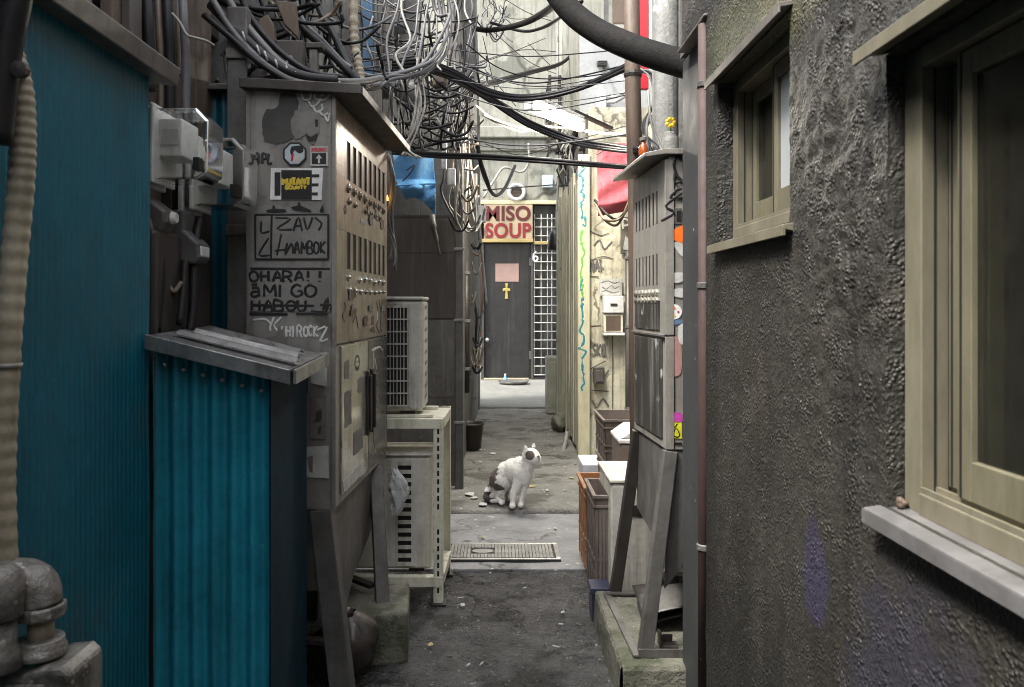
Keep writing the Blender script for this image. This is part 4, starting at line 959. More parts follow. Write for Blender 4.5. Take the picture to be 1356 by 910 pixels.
t = thing('styrofoam_box', 'white styrofoam box standing on the ground by the crates', 'box', (.56, 4.85, .03))
foam = mat('styrofoam', (.72, .73, .76), (.62, .63, .66), 12, .7, 0, .1, 120, streak=((.45, .45, .46), .3))
g = MB(); a, b = wx(771, 4.78), wx(771, 4.78) + .30
v = [(a + .008, 4.72, .036), (b, 4.72, .036), (b, 5.0, .036), (a + .008, 5.0, .036), (a - .006, 4.71, wz(613, 4.75)), (b, 4.71, wz(613, 4.75)), (b, 5.01, wz(613, 4.75)), (a - .006, 5.01, wz(613, 4.75))]
g.add(v, [(3, 2, 1, 0), (4, 5, 6, 7), (0, 1, 5, 4), (1, 2, 6, 5), (2, 3, 7, 6), (3, 0, 4, 7)]); g.build('box', foam, t, bevel=.008)
# ================================================================ LEFT MID: brown sheet-metal house, tarp
YM = 4.95
m0, m1 = wx(527, YM), wx(604, YM)
t = thing('sheet_metal_house', 'dark brown sheet metal house front beyond the air conditioners', 'building', (-.5, YM, 0))
zz = lambda y: wz(y, YM)
g = MB(); g.box(-1.25, m1, YM + .012, YM + 4.0, 0, zz(285)); g.build('body', steel_dark, t)
g = MB(); g.box(m0 - .3, m1, YM, YM + .0115, zz(422), zz(336)); g.build('panel', wood_d, t, bevel=.002)
g = MB(); g.box(m0 - .3, m1, YM + .002, YM + .0115, zz(335), zz(290)); g.build('panel', wood_d, t, bevel=.002)
g = MB(); g.box(m0 - .3, m1, YM + .002, YM + .0115, 0.02, zz(423.5)); o = g.build('lower_panel', mat('pale_stained_sheet', (.16, .155, .145), (.09, .085, .08), 4, .4, .4, .06, 50, streak=((.30, .29, .28), .55)), t, bevel=.002)
g = MB(); g.box(m0 - .3, m1 - .01, YM - .002, YM + .0018, zz(528), zz(524)); g.box(m0 - .3, m1 - .01, YM - .002, YM + .0018, zz(600), zz(597)); g.build('seam', steel_grey, o)
t2 = thing('service_panel', 'small grey service panel behind the top of the cream stand', 'panel', (-.45, 4.6, 0))
g = MB(); g.box(-.75, wx(586, 4.6), 4.6, 4.63, .10, wz(555, 4.6)); g.build('panel', steel_grey, t2, bevel=.003)
g = MB(); g.lathe([(.012, 0), (.012, -.012), (0, -.014)], P(557, 580, 4.5999), 10, 'y'); g.build('knob', trim_m, t2)
g = MB(); a = P(609, 0, 4.88)[0]; g.box(a - .03, a + .022, 4.86, 4.91, .02, wz(165, 4.88)); 
t = thing('corner_pipe', 'square grey corner downpipe of the brown sheet metal house', 'downpipe', (a, 4.88, 0)); g.build('pipe', steel_grey, t, bevel=.006)
for py in (330, 424, 560): z = wz(py, 4.86); g = MB(); g.box(a - .036, a + .03, 4.852, 4.8595, z - .008, z + .008); g.build('strap', galv, t, bevel=.002)
# upper frontage above the cabinet: strips of different cladding
t = thing('patchwork_facade', 'patchwork facade of blue, cream and grey strips above the cable tangle', 'facade', (-.6, 5.0, 1.9))
YU = 5.02
def strip(x0, x1, y0, y1, m, d=0, name='strip'):
    g = MB(); g.box(wx(x0, YU), wx(x1, YU), YU - d, YU + .05, wz(y1, YU), wz(y0, YU)); return g.build(name, m, t, bevel=.003)
strip(380, 452, -200, 250, concrete_d, 0); strip(452.4, 478, -200, 250, steel_grey, .004)
strip(478.4, 494, -200, 108, mat('blue_painted_sheet', (.035, .105, .20), (.025, .08, .155), 6, .5, 0, .05, 50, streak=((.12, .14, .16), .4)), .012); strip(494.4, 506, -200, 300, trim_m, .004)
strip(506.4, 556, 45, 300, concrete_d, .002); strip(518, 536, -60, 42, mat('slate_box_paint', (.075, .08, .09), (.05, .053, .06), 6, .5, 0, .05, 50), .10, 'meter_box')
strip(556.4, 592, -200, 118, mat('cream_painted_strip', (.43, .43, .35), (.32, .32, .25), 5, .5, 0, .06, 50, streak=((.2, .19, .14), .5)), .006); strip(556.4, 606, 118.5, 300, concrete_d, .003); strip(592.4, 607, -200, 118, trim_m, .0)
strip(478.4, 494, 108.6, 300, concrete_d, .002); strip(506.4, 517.6, -200, 44.6, concrete_d, .002); strip(536.4, 556, -200, 44.6, concrete_d, .003)
g = MB()
for x in (524, 560): z = wz(30, YU); g.lathe([(.008, 0), (.006, -.008), (0, -.01)], (wx(575, YU), YU - .0065, z - .07 * (x - 524) / 36), 8, 'y')
g.build('bolt', steel_dark, t)
# blue tarp
t = thing('blue_tarp', 'blue plastic tarp gathered at the bottom, hung over the brown wall', 'tarp', P(550, 250, 4.85))
def tf(u, v):
    px = 520 + 53 * u + 5 * v; py = 205 + 52 * v; d = 4.84 + .02 * math.sin(u * 7 + v * 2) + .035 * v
    z = 0
    if v > .62:
        w = (v - .62) / .38
        px = px + (574 - px) * .25 * w; py += w * (7 + 24 * u ** 2.2 - 16 * u * (1 - u)); d -= .05 * math.sin(w * math.pi) + .045 * w ** .6 * math.sin(10 * math.atan2(py - 240, 592 - px))
    return P(px, py, d)
g = MB(); g.sheet(tf, 60, 60); g.build('sheet', blue_t, t, smooth=True, solid=.003)
g = MB(); g.tube([P(519, 237 + 9, 4.80), P(545, 245, 4.79), P(577, 243, 4.82)], .006, 6); g.build('batten', blue_t, t)
g = MB(); strokes(g, [[P(538, 226, 4.80), P(549, 219, 4.80), P(543, 230, 4.80), P(533, 240, 4.80)]], lambda *p: p, .004, (0, 1, 0)); g.build('ink_mark', ink, t)
# dark rag/cable tail hanging from the tarp
t = tag(MB().tube(spline([P(572, 285, 4.8), P(574, 300, 4.78), P(578, 318, 4.8), P(583, 338, 4.82)], 5), [.02] * 6 + [.014] * 5 + [.006] * 5, 8).build('rag', steel_grey, None, smooth=True), 'twisted grey rag hanging below the blue tarp', 'rag')

# ---- left passage wall (D 5 .. 9)
t = thing('passage_wall', 'grimy uneven wall on the left of the passage beyond the brown house', 'wall', (-.3, 6.5, 0))
g = MB()
def pw(u, v):
    y = 4.97 + 3.9 * u; z = 3.9 * v
    return (-.262 + .05 * u + .012 * fbm(y * 2.5, z * 2.5, 5), y, z)
g.sheet(pw, 80, 80); g.build('wall_face', concrete_d, t, smooth=True)
g = MB(); g.box(-.9, -.235, 8.84, 8.95, 0, 4.2); g.build('end_face', concrete_d, t)
g = MB(); g.box(-.255, -.20, 8.55, 8.80, 0, 3.2); g.build('pilaster', trim_m, t, bevel=.01)
random.seed(4)
gp = 'small fixtures on the left passage wall'
for i, (px, y0p, y1p, d, r, m, lab) in enumerate(((627, 440, 548, 8.2, .022, rubber_w, 'pale vertical pipe on the left passage wall, low down'), (620, 200, 560, 6.8, .02, steel_grey, 'grey pipe running the height of the left passage wall'), (617, 330, 520, 6.0, .028, steel_dark, 'dark fat pipe nearest the brown house on the passage wall'))):
    x, y, z0 = P(px, y1p, d); z1 = wz(y0p, d); t = thing('wall_pipe', lab, 'pipe', (x, y, 0))
    g = MB(); g.tube([(x, y, max(.04, z0)), (x, y, z1)], r, 10); g.build('pipe', m, t, smooth=True)
    g = MB()
    for k in range(3): z = max(.06, z0) + (z1 - max(.06, z0)) * (k + .5) / 3; g.lathe([(r + .001, -.012), (r + .006, -.01), (r + .006, .01), (r + .001, .012)], (x, y, z), 10); g.box(x - .06, x, y - .008, y + .008, z - .012, z + .012)
    g.build('clamp', galv, t)
t = thing('orange_board', 'rust orange upright board with a yellow plate by the black door', 'board', P(632, 400, 9.0))
g = MB(); g.box(wx(627, 9.0), wx(638, 9.0), 8.98, 9.02, wz(448, 9), wz(338, 9)); g.build('board', mat('orange_brown_board', (.30, .13, .05), (.20, .08, .035), 9, .5, 0, .1, 60, stretch=(1, 1, .3)), t, bevel=.003)
g = MB(); g.box(wx(627, 9.0), wx(635, 9.0), 8.965, 8.979, wz(362, 9), wz(344, 9)); g.build('plate', mat('yellow_orange_plate', (.75, .36, .03), None, 10, .5, 0, 0), t, bevel=.002)
g = MB(); g.box(wx(629.5, 9.0), wx(632, 9.0), 8.9635, 8.9648, wz(358, 9), wz(348, 9)); g.build('mark', ink, t)
t = thing('white_utility_box', 'white utility box low on the left passage wall', 'utility box', P(633, 480, 8.9))
g = MB(); g.box(wx(629, 8.9), wx(638, 8.9), 8.80, 8.838, wz(478, 8.8), wz(447, 8.8)); g.build('case', white_p, t, bevel=.004)
g = MB(); g.box(wx(630, 8.9), wx(637, 8.9), 8.793, 8.7995, wz(462, 8.8), wz(460, 8.8)); g.build('lid', steel_grey, t)
t = thing('bucket', 'dark plastic bucket at the foot of the left passage wall', 'bucket', (wx(624, 6.1), 6.15, .03))
g = MB(); c = (wx(622, 6.15), 6.2, .036); g.lathe([(.0, 0), (.085, 0), (.105, .19), (.11, .19), (.11, .205), (.10, .205), (.095, .19), (.078, .012), (0, .012)], c, 24); g.build('bucket', steel_dark, t, smooth=True)
g = MB(); g.lathe([(.0, .12), (.094, .12)], c, 24); g.build('contents', stone, t)

# ================================================================ BACK BUILDING
YB = 11.9
X = lambda p: wx(p, YB); Z = lambda p: wz(p, YB)
bk = thing('eatery', 'pale stained concrete building closing the alley, with a black door', 'building', (0, YB, 0))
W = lambda g, n, m, p=bk, **k: g.build(n, m, p, **k)
g = MB(); g.box(-1.6, 2.2, YB + .03, YB + 3, Z(266), Z(200)); W(g, 'lower_wall', concrete)
g = MB(); g.box(-1.6, 2.2, YB + .10, YB + 3, Z(170), 8.2); W(g, 'upper_wall', concrete)
g = MB(); g.box(-1.6, 2.2, YB - .10, YB + .2, Z(184), Z(169)); g.box(-1.6, 2.2, YB - .02, YB + .2, Z(199.8), Z(184.3)); W(g, 'ledge', concrete, bevel=.015)
g = MB(); g.box(-1.6, X(637), YB - .02, YB + 3, .03, Z(266.5)); g.box(X(742), 2.2, YB - .02, YB + 3, .03, Z(266.5)); W(g, 'side_wall', concrete)
g = MB(); g.box(X(637), X(742), YB + .2, YB + .25, .05, Z(266.5)); W(g, 'dark_backing', steel_dark)
g = MB(); g.box(X(637), X(742), YB - .06, YB + .03, Z(271), Z(266.3)); W(g, 'lintel', mat('cream_timber', (.52, .47, .30), (.40, .36, .22), 8, .5, 0, .1, 50, stretch=(.3, 1, 1)), bevel=.006)
g = MB(); g.box(X(634), X(706), YB - .09, YB + .06, Z(321.5), Z(317)); g.box(X(706.2), X(728), YB - .07, YB + .06, Z(324), Z(320)); W(g, 'door_head', mat('yellow_timber', (.34, .26, .10), (.25, .19, .07), 8, .5, 0, .1, 50, stretch=(.3, 1, 1)), bevel=.006)
g = MB(); g.box(X(637), X(641), YB - .03, YB + .15, .05, Z(322)); g.box(X(703), X(706.5), YB - .03, YB + .15, .05, Z(322)); W(g, 'door_jamb', mat('charcoal_jamb', (.05, .048, .046), None, 8, .5, 0, .05, 50), bevel=.004)
charcoal = mat('charcoal_door', (.018, .0175, .017), (.012, .0115, .0115), 6, .4, 0, .05, 50, streak=((.05, .048, .045), .4))
g = MB(); g.box(X(641.2), X(702.8), YB + .03, YB + .07, .055, Z(322.3)); dr = W(g, 'door', charcoal, bevel=.004)
g = MB(); g.box(X(656), X(687), YB + .022, YB + .0295, Z(373), Z(349)); W(g, 'notice', mat('pink_notice', (.27, .175, .15), (.22, .14, .12), 6, .6, 0, 0), dr)
gold = mat('gold_cross', (.55, .42, .12), (.42, .3, .08), 20, .35, .6, 0)
g = MB(); cx, cz = X(670.8), Z(385)
g.prism([(cx - .02, cz + .11), (cx + .02, cz + .11), (cx + .012, cz + .04), (cx + .055, cz + .03), (cx + .055, cz - .01), (cx + .012, cz), (cx + .025, cz - .12), (cx - .025, cz - .12), (cx - .012, cz), (cx - .055, cz - .01), (cx - .055, cz + .03), (cx - .012, cz + .04)], 'y', YB + .018, YB + .0295); W(g, 'cross', gold, dr, bevel=.003)
g = MB(); g.lathe([(.022, 0), (.022, -.01), (.012, -.014), (.012, -.05), (.03, -.055), (.03, -.075), (0, -.08)], (X(645.5), YB + .0298, Z(450)), 14, 'y'); W(g, 'handle', galv, dr, smooth=True)
g = MB(); g.box(X(641), X(700), YB - .12, YB - .02, .0505, .075); W(g, 'threshold', mat('worn_timber_step', (.30, .25, .17), (.2, .16, .11), 6, .6, 0, .2, 50), bevel=.006)
for zk in (.35, 1.75): g = MB(); g.box(X(701), X(704), YB + .012, YB + .0295, zk, zk + .12); W(g, 'hinge', steel_grey, dr, bevel=.003)
for q in ((X(643.5), X(645), .12, 2.0), (X(699), X(700.5), .12, 2.0)): g = MB(); g.box(q[0], q[1], YB + .022, YB + .0298, q[2], q[3]); W(g, 'moulding', charcoal, dr, bevel=.003)
# number plate 6 beside the door
g = MB(); strokes(g, [[(710, 333), (706.5, 338), (706.5, 344), (710, 346), (712, 342), (709, 339.5), (706.8, 342)]], lambda a, b: (X(a), YB - .032, Z(b)), .012, (0, 1, 0)); W(g, 'house_number', ink_w)
# lattice window
g = MB(); gx0, gx1 = X(707), X(739); gz0, gz1 = .12, Z(284)
for k in range(5): x = gx0 + (gx1 - gx0) * (.02, .30, .56, .74, .98)[k]; g.tube([(x, YB - .012, gz0), (x, YB - .012, gz1)], .0072, 6)
k = 0; z = gz0
while z < gz1: g.tube([(gx0, YB - .030, z), (gx1, YB - .030, z)], .0072, 6); z += .1295
lw = W(g, 'lattice_window', mat('white_lattice_paint', (.36, .355, .32), (.25, .245, .22), 12, .5, 0, .05, 60), smooth=True)
g = MB(); g.box(gx0, gx1, YB + .06, YB + .066, gz0 - .03, Z(272)); W(g, 'glass_pane', mat('dark_window_pane', (.022, .022, .022), (.07, .07, .065), 3, .12, 0, .03, 20, stretch=(3, 1, .5)), lw)
g = MB(); g.box(gx0 - .02, gx1 + .02, YB - .02, YB + .059, .055, gz0 - .035); W(g, 'window_sill', charcoal)
# sign
sg = thing('shop_sign', 'cream signboard with dark red MISO SOUP lettering above the black door', 'sign', (X(673), YB - .1, Z(295)))
board = mat('cream_signboard', (.34, .275, .175), (.26, .205, .13), 5, .55, 0, .04, 50, streak=((.34, .20, .13), .55))
g = MB(); g.box(X(641), X(705), YB - .085, YB - .055, Z(317), Z(272)); g.build('board', board, sg, bevel=.004)
maroon_l = mat('maroon_lettering', (.085, .007, .008), (.055, .006, .007), 12, .5, 0, 0)
red_l = mat('red_lettering', (.19, .009, .010), (.13, .007, .008), 12, .5, 0, 0)
for body, py, m, w_ in (('MISO', 283.5, maroon_l, .66), ('SOUP', 306, red_l, .68)):
    vs, fs = text_mesh(body, .30, .009, .004)
    xs = [v[0] for v in vs]; zs2 = [v[1] for v in vs]; w0 = max(xs) - min(xs); h0 = max(zs2) - min(zs2); cx = (max(xs) + min(xs)) / 2; cz = (max(zs2) + min(zs2)) / 2
    g = MB(); g.add([(X(673) + (x - cx) / w0 * w_, YB - .090 + z * .5, Z(py) + (y - cz) / h0 * .225) for x, y, z in vs], fs); g.build('lettering', m, sg)
g = MB()
g.prism([(X(641), Z(303)), (X(643), Z(301)), (X(645), Z(306)), (X(645), Z(314)), (X(643), Z(316)), (X(641), Z(314))], 'y', YB - .096, YB - .0945); 
g.prism([(X(641.5), Z(273)), (X(645), Z(273)), (X(646), Z(277)), (X(644), Z(284)), (X(641.5), Z(290))], 'y', YB - .096, YB - .0945); g.build('paint_smear', mat('dark_maroon_smear', (.13, .03, .032), (.2, .10, .08), 9, .6, 0, 0), sg)
# round vent
t = thing('vent_fan', 'round white-rimmed vent in the wall above the MISO SOUP sign', 'vent', (X(684), YB, Z(255)))
g = MB(); prof = [(.085, -.02), (.085, -.06), (.10, -.085), (.125, -.085), (.135, -.06), (.135, .028)]; g.lathe(prof, (X(684), YB, Z(255)), 28, 'y'); g.build('rim', white_p, t, smooth=True)
g = MB(); g.lathe([(.0, -.03), (.084, -.021)], (X(684), YB, Z(255)), 24, 'y'); g.build('fan_plate', wood_b, t)
g = MB()
for k in range(3): g.box(X(684) - .08, X(684) + .08, YB - .05, YB - .045, Z(255) - .045 + .045 * k, Z(255) - .04 + .045 * k)
g.build('guard', steel_grey, t)
# dish left on the threshold
t = thing('metal_dish', 'dark shallow metal dish set on the pale landing at the black door', 'dish', (X(678), 11.2, .05))
g = MB(); g.lathe([(0, .012), (.17, .012), (.21, .045), (.222, .045), (.18, .001), (0, .001)], (wx(680, 11.2), 11.2, .0505), 28); g.build('dish', steel_grey, t, smooth=True)
t = thing('spray_bottle', 'tiny blue bottle standing in front of the black door', 'bottle', (wx(669, 11.45), 11.45, .05))
g = MB(); c = (wx(669, 11.45), 11.46, .051); g.lathe([(.025, 0), (.028, .01), (.028, .06), (.012, .08), (.012, .1), (0, .1)], c, 12); g.build('bottle', blue_t, t, smooth=True)
g = MB(); g.lathe([(.014, .1005), (.014, .12), (0, .12)], c, 10); g.build('cap', white_p, t)
# lamp shade on a bracket
t = thing('wall_lamp', 'black dented lamp shade hanging to the right of the MISO SOUP sign', 'lamp', P(737, 310, 8.6))
c = Vector(P(736, 318, 8.6))
g = MB(); g.lathe([(.085, -.11), (.092, -.10), (.075, .07), (.03, .115), (0, .12)], c, 20); o = g.build('lamp_shade', mat('black_lamp_metal', (.025, .025, .027), None, 8, .4, .3, .1, 40), t, smooth=True)
g = MB(); g.tube(spline([c + Vector((0, 0, .115)), c + Vector((.01, 0, .3)), c + Vector((.03, .02, .7))], 5), .012, 8); g.tube([c + Vector((.03, .02, .68)), c + Vector((.17, .05, .68))], .014, 8); g.build('bracket', rubber_w, t, smooth=True)
# white pipe and small boxes on the eatery wall
t = thing('wall_conduit', 'pale conduit with elbows on the wall above the vent', 'conduit', P(720, 240, 11.8))
g = MB(); g.tube(spline([P(700, 190, 11.8), P(700, 215, 11.8), P(690, 228, 11.8), P(668, 222, 11.75), P(655, 238, 11.7), P(640, 262, 11.6)], 6), .018, 8); g.build('conduit', rubber_w, t, smooth=True)
g = MB(); g.box(*sorted((wx(718, 11.8), wx(732, 11.8))), 11.78, 11.92, wz(248, 11.8), wz(232, 11.8)); g.build('box', pale_b, t, bevel=.006)

# ================================================================ RIGHT FAR BUILDING
rb_ = thing('plastered_house', 'cream plastered house with olive planks on the right of the passage', 'building', (.9, 6, 0))
V = lambda g, n, m, **k: g.build(n, m, rb_, **k)
YC = 5.9
plaster = mat('cream_plaster', (.62, .59, .46), (.46, .43, .32), 3.2, .7, 0, .3, 30, streak=((.17, .155, .11), .8), blotch=((.25, .23, .17), 3.4, .56, .65), crack=(2.4, .025, (.10, .09, .07)))
xa = wx(779, YC)
g = MB(); g.sheet(lambda u, v: (xa + .75 * u, YC + .008 * fbm(u * 5, v * 9, 3, 5), 2.62 * v), 60, 120); V(g, 'plaster_wall', plaster, smooth=True)
g = MB(); g.box(xa + .02, xa + .75, YC + .03, 8.7, 0, 2.62); V(g, 'core', concrete_d)
g = MB(); g.prism([(wx(765, 5.85), 5.83), (xa + .004, 5.83), (xa + .004, 5.94), (wx(766, 5.9), 5.95)], 'z', .03, wz(205, 5.85))
post_p = mat('painted_corner_post', (.58, .55, .38), (.44, .41, .28), 6, .6, 0, .2, 50, stretch=(1, 1, .25), streak=((.16, .15, .10), .5))
po = V(g, 'corner_post', post_p, bevel=.006)
pt_blue = mat('teal_spray_paint', (.02, .16, .22), (.03, .22, .25), 20, .5, 0, 0); pt_green = mat('green_spray_paint', (.10, .33, .04), (.14, .38, .08), 20, .5, 0, 0)
random.seed(9)
for m, a, b, n in ((pt_green, 305, 395, 9), (pt_blue, 370, 520, 16), (pt_blue, 215, 300, 10)):
    g = MB(); st = []
    for k in range(n * 2 + 1):
        py = a + (b - a) * k / (n * 2) + random.uniform(-4, 4); st.append((771.5 + random.uniform(-5, 5) * random.random(), py))
    q = [Vector((wx(x, 5.83), 5.8292, wz(y, 5.83))) for x, y in st]; q = spline(q, 4); g.tube(q, [.003 + .011 * max(0, mnoise.noise(Vector((i * .35, a, 0))) + .35) for i in range(len(q))], 6, 0, True, ((0, 1, 0), .12)); V(g, 'spray_paint', m) if False else g.build('spray_paint', m, po)
# plank cladding on the passage side
xs_ = .615
g = MB(); yy = 5.96; k = 0
while yy < 8.05:
    w = .095 + .02 * ((k * 7) % 3); x = xs_ - .0 + (.0065 * ((k * 5) % 3)) - .004; zb0 = .06 + .09 * abs(mnoise.noise(Vector((k * 1.3, 2, 1))))
    g.box(x - .02, x + .0, yy, yy + w - .006, zb0 if k < 9 else .03, 2.1 + .1 * ((k * 3) % 2)); yy += w; k += 1
V(g, 'plank', wood_o, bevel=.003)
g = MB(); g.box(xs_ - .0, xs_ + .05, 5.96, 8.1, .03, 2.15); V(g, 'plank_backing', steel_dark)
g = MB()
for (x, y, h, m_) in ((.0, 0, 0, 0),): pass
g.box(wx(742, 8.6), wx(752, 8.6), 8.58, 8.68, .03, wz(255, 8.6)); V(g, 'far_post', post_p, bevel=.006)
g = MB(); g.prism([(wx(741, 8.5), 2.05), (wx(758, 8.5), 2.05), (wx(758, 8.5), 2.75), (wx(741, 8.5), 2.72)], 'y', 8.50, 8.52); g.build('window_board', cream, rb_)
g = MB(); g.box(wx(746, 8.5), wx(754, 8.5), 8.49, 8.499, 2.12, 2.65); g.build('window_pane', pap_d, rb_)
# cracks, paper tag
g = MB()
strokes(g, [[(781, 366), (793, 367)], [(782, 432), (796, 431)], [(782, 488), (802, 478)], [(783, 517), (806, 518)], [(811, 432), (811, 545)], [(781, 306), (795, 312), (806, 309)], [(782, 345), (798, 340), (812, 343)], [(786, 350), (800, 356)]], lambda x, y: (wx(x, YC), YC - .010, wz(y, YC)), .0035, (0, 1, 0)); V(g, 'crack', mat('dark_crack', (.10, .09, .07), None, 10, .8, 0, 0))  # cracks drawn as thin dark lines
g = MB(); strokes(g, word('SKOL', 784, 455, 806, 470, 1.5) + word('NAT', 783, 345, 800, 360, 1.5) + [[(784, 495), (792, 488), (798, 500), (806, 490)], [(786, 325), (794, 318), (800, 330), (810, 320)], [(785, 530), (790, 540), (798, 528), (806, 538)]], lambda x, y: (wx(x, YC), YC - .010, wz(y, YC)), .006, (0, 1, 0)); V(g, 'graffiti', pap_d)
t = thing('wall_pipe', 'grey pipe up the cream plaster wall beside the mailbox', 'pipe', (wx(832, 5.82), 5.82, 0))
g = MB(); g.tube([(wx(832, 5.82), 5.82, .04), (wx(832, 5.82), 5.82, 1.55)], .022, 10); g.build('pipe', steel_grey, t, smooth=True)
for z in (.4, 1.0, 1.5): g = MB(); g.lathe([(.023, -.012), (.028, -.01), (.028, .01), (.023, .012)], (wx(832, 5.82), 5.82, z), 10); g.build('clamp', galv, t)
t = thing('meter_box', 'small rust stained grey box low on the cream plaster wall', 'box', (wx(812, 5.85), 5.85, .5))
g = MB(); g.box(wx(786, 5.85), wx(800, 5.85), 5.82, 5.885, wz(508, 5.85), wz(486, 5.85)); g.build('case', steel_grey, t, bevel=.005)
g = MB(); g.box(wx(788, 5.85), wx(798, 5.85), 5.812, 5.8195, wz(505, 5.85), wz(490, 5.85)); g.build('lid', trim_m, t, bevel=.002)
# upper storey
g = MB(); g.box(wx(768, 6.3), 2.0, 6.3, 6.36, wz(150, 6.3), wz(38, 6.3)); V(g, 'upper_panel', mat('off_white_panel', (.36, .365, .36), (.28, .285, .28), 3, .55, 0, .06, 40, streak=((.26, .26, .25), .5)))
g = MB(); g.box(wx(768, 6.3), 2.0, 6.26, 6.45, wz(196, 6.3), wz(151, 6.3)); V(g, 'floor_band', concrete, bevel=.01)
g = MB(); g.box(wx(766, 6.3), 2.0, 6.365, 8.7, 2.63, 6.4); V(g, 'upper_wall', concrete)
g = MB(); g.box(wx(768, 6.3), 2.0, 6.30, 6.364, wz(37.5, 6.3), 5.2); V(g, 'upper_panel', concrete)
# fittings
t = thing('metal_rack', 'dark metal balcony rack against the far right wall', 'rack', P(745, 150, 8.0))
g = MB(); f = lambda x, y: P(x, y, 7.9)
for x in (728, 741, 757): g.tube([f(x, 100), f(x, 203)], .016, 6)
for y in (103, 116, 130, 146, 162, 178, 198): g.tube([f(728, y), f(757, y)], .012, 6); g.tube([Vector(f(728, y)), Vector(f(728, y)) + Vector((0, .5, 0))], .012, 6)
g.build('rack', steel_dark, t)
t = thing('steel_column', 'tall dark steel column beside the stained concrete wall', 'column', P(747, 60, 8.3))
g = MB(); g.box(wx(740, 8.3), wx(752, 8.3), 8.3, 8.42, 2.4, wz(-80, 8.3)); g.build('column', steel_grey, t, bevel=.006)
for z in (2.9, 3.4, 3.9): g = MB(); g.box(wx(738, 8.3), wx(754, 8.3), 8.285, 8.2995, z, z + .05); g.build('collar', trim_m, t)
t = thing('white_drainpipe', 'white plastic pipe running down past the bright tube lamp', 'pipe', P(762, 190, 7.6))
g = MB(); g.tube(spline([P(762, -20, 7.6), P(761, 100, 7.6), P(763, 180, 7.6), P(764, 210, 7.6)], 4), .04, 12); g.build('pipe', white_p, t, smooth=True)
g = MB(); g.lathe([(.05, -.03), (.05, .03)], P(761, 120, 7.6), 12); g.lathe([(.05, -.03), (.05, .03)], P(763, 180, 7.6), 12); g.build('coupling', white_p, t)
t = thing('switch_box', 'grey switch box with two white conduits on the off-white panel', 'switch box', P(797, 135, 6.25))
g = MB(); g.box(wx(790, 6.25), wx(802, 6.25), 6.2, 6.298, wz(147, 6.25), wz(121, 6.25)); g.build('box', white_p, t, bevel=.006)
g = MB(); g.tube(spline([P(802, 128, 6.22), P(815, 128, 6.22), P(832, 120, 6.1)], 5), .014, 8); g.tube(spline([P(802, 136, 6.22), P(816, 134, 6.22), P(833, 124, 6.1)], 5), .014, 8); g.build('conduit', white_p, t, smooth=True)
t = thing('wall_grille', 'small grey ventilation plate on the off-white panel', 'grille', P(797, 84, 6.3))
g = MB(); g.box(wx(790, 6.3), wx(804, 6.3), 6.28, 6.299, wz(88, 6.3), wz(81, 6.3)); g.build('plate', steel_grey, t, bevel=.003)
g = MB()
for k in range(3): g.box(wx(791, 6.3), wx(803, 6.3), 6.275, 6.2797, wz(87 - k * 2.2, 6.3), wz(86.2 - k * 2.2, 6.3))
g.build('slat', steel_dark, t)
# mailbox and notices on the plaster
t = thing('mailbox', 'white mailbox with a dark window on the cream plaster wall', 'mailbox', P(810, 415, 5.85))
a, b = wx(798, 5.85), wx(825, 5.85); zq = lambda y: wz(y, 5.85)
g = MB(); g.box(a, b, 5.80, 5.885, zq(415), zq(392)); g.build('case', white_p, t, bevel=.008)
g = MB(); g.box(a + .004, b - .004, 5.815, 5.885, zq(440), zq(415.5)); g.build('lower_case', cream, t, bevel=.006)
g = MB(); g.box(a + .02, b - .025, 5.8095, 5.8145, zq(438), zq(418)); g.build('window', wood_b, t)
g = MB(); g.box(a + .05, b - .05, 5.7945, 5.7995, zq(405), zq(402)); g.build('slot', steel_dark, t)
g = MB(); g.box(a, b + .004, 5.79, 5.885, zq(444), zq(440.5)); g.build('ledge', white_p, t, bevel=.003)
t = thing('notice', 'white paper notice with scrawled lines above the mailbox', 'notice', P(810, 381, 5.88))
g = MB(); g.box(wx(794, 5.86), wx(824, 5.86), 5.872, 5.878, zq(391.5), zq(369)); g.build('sheet', paper, t)
g = MB(); strokes(g, [[(797, 374), (806, 372), (813, 375), (821, 373)], [(798, 380), (803, 383), (810, 378), (814, 382), (820, 379)], [(797, 386), (804, 385), (812, 388), (820, 386)]], lambda x, y: (wx(x, 5.86), 5.8712, wz(y, 5.86)), .003, (0, 1, 0)); g.build('lettering', pap_d, t)
t = thing('parking_sign', 'small dark sign with a pale P on the plaster by the cabinet', 'sign', P(828, 305, 5.85))
g = MB(); g.box(wx(822, 5.86), wx(836, 5.86), 5.86, 5.88, zq(336), zq(287)); g.build('board', mat('dark_olive_sign', (.05, .045, .035), (.13, .12, .09), 9, .5, 0, 0), t, bevel=.003)
g = MB(); strokes(g, [[(x, y) for x, y in [(825, 303), (825, 291), (832, 292), (832, 298), (825, 299)]]], lambda x, y: (wx(x, 5.86), 5.8588, wz(y, 5.86)), .007, (0, 1, 0)); g.prism([(wx(825, 5.86), zq(330)), (wx(833, 5.86), zq(332)), (wx(834, 5.86), zq(318)), (wx(828, 5.86), zq(312))], 'y', 5.856, 5.8595); g.build('lettering', paper, t)
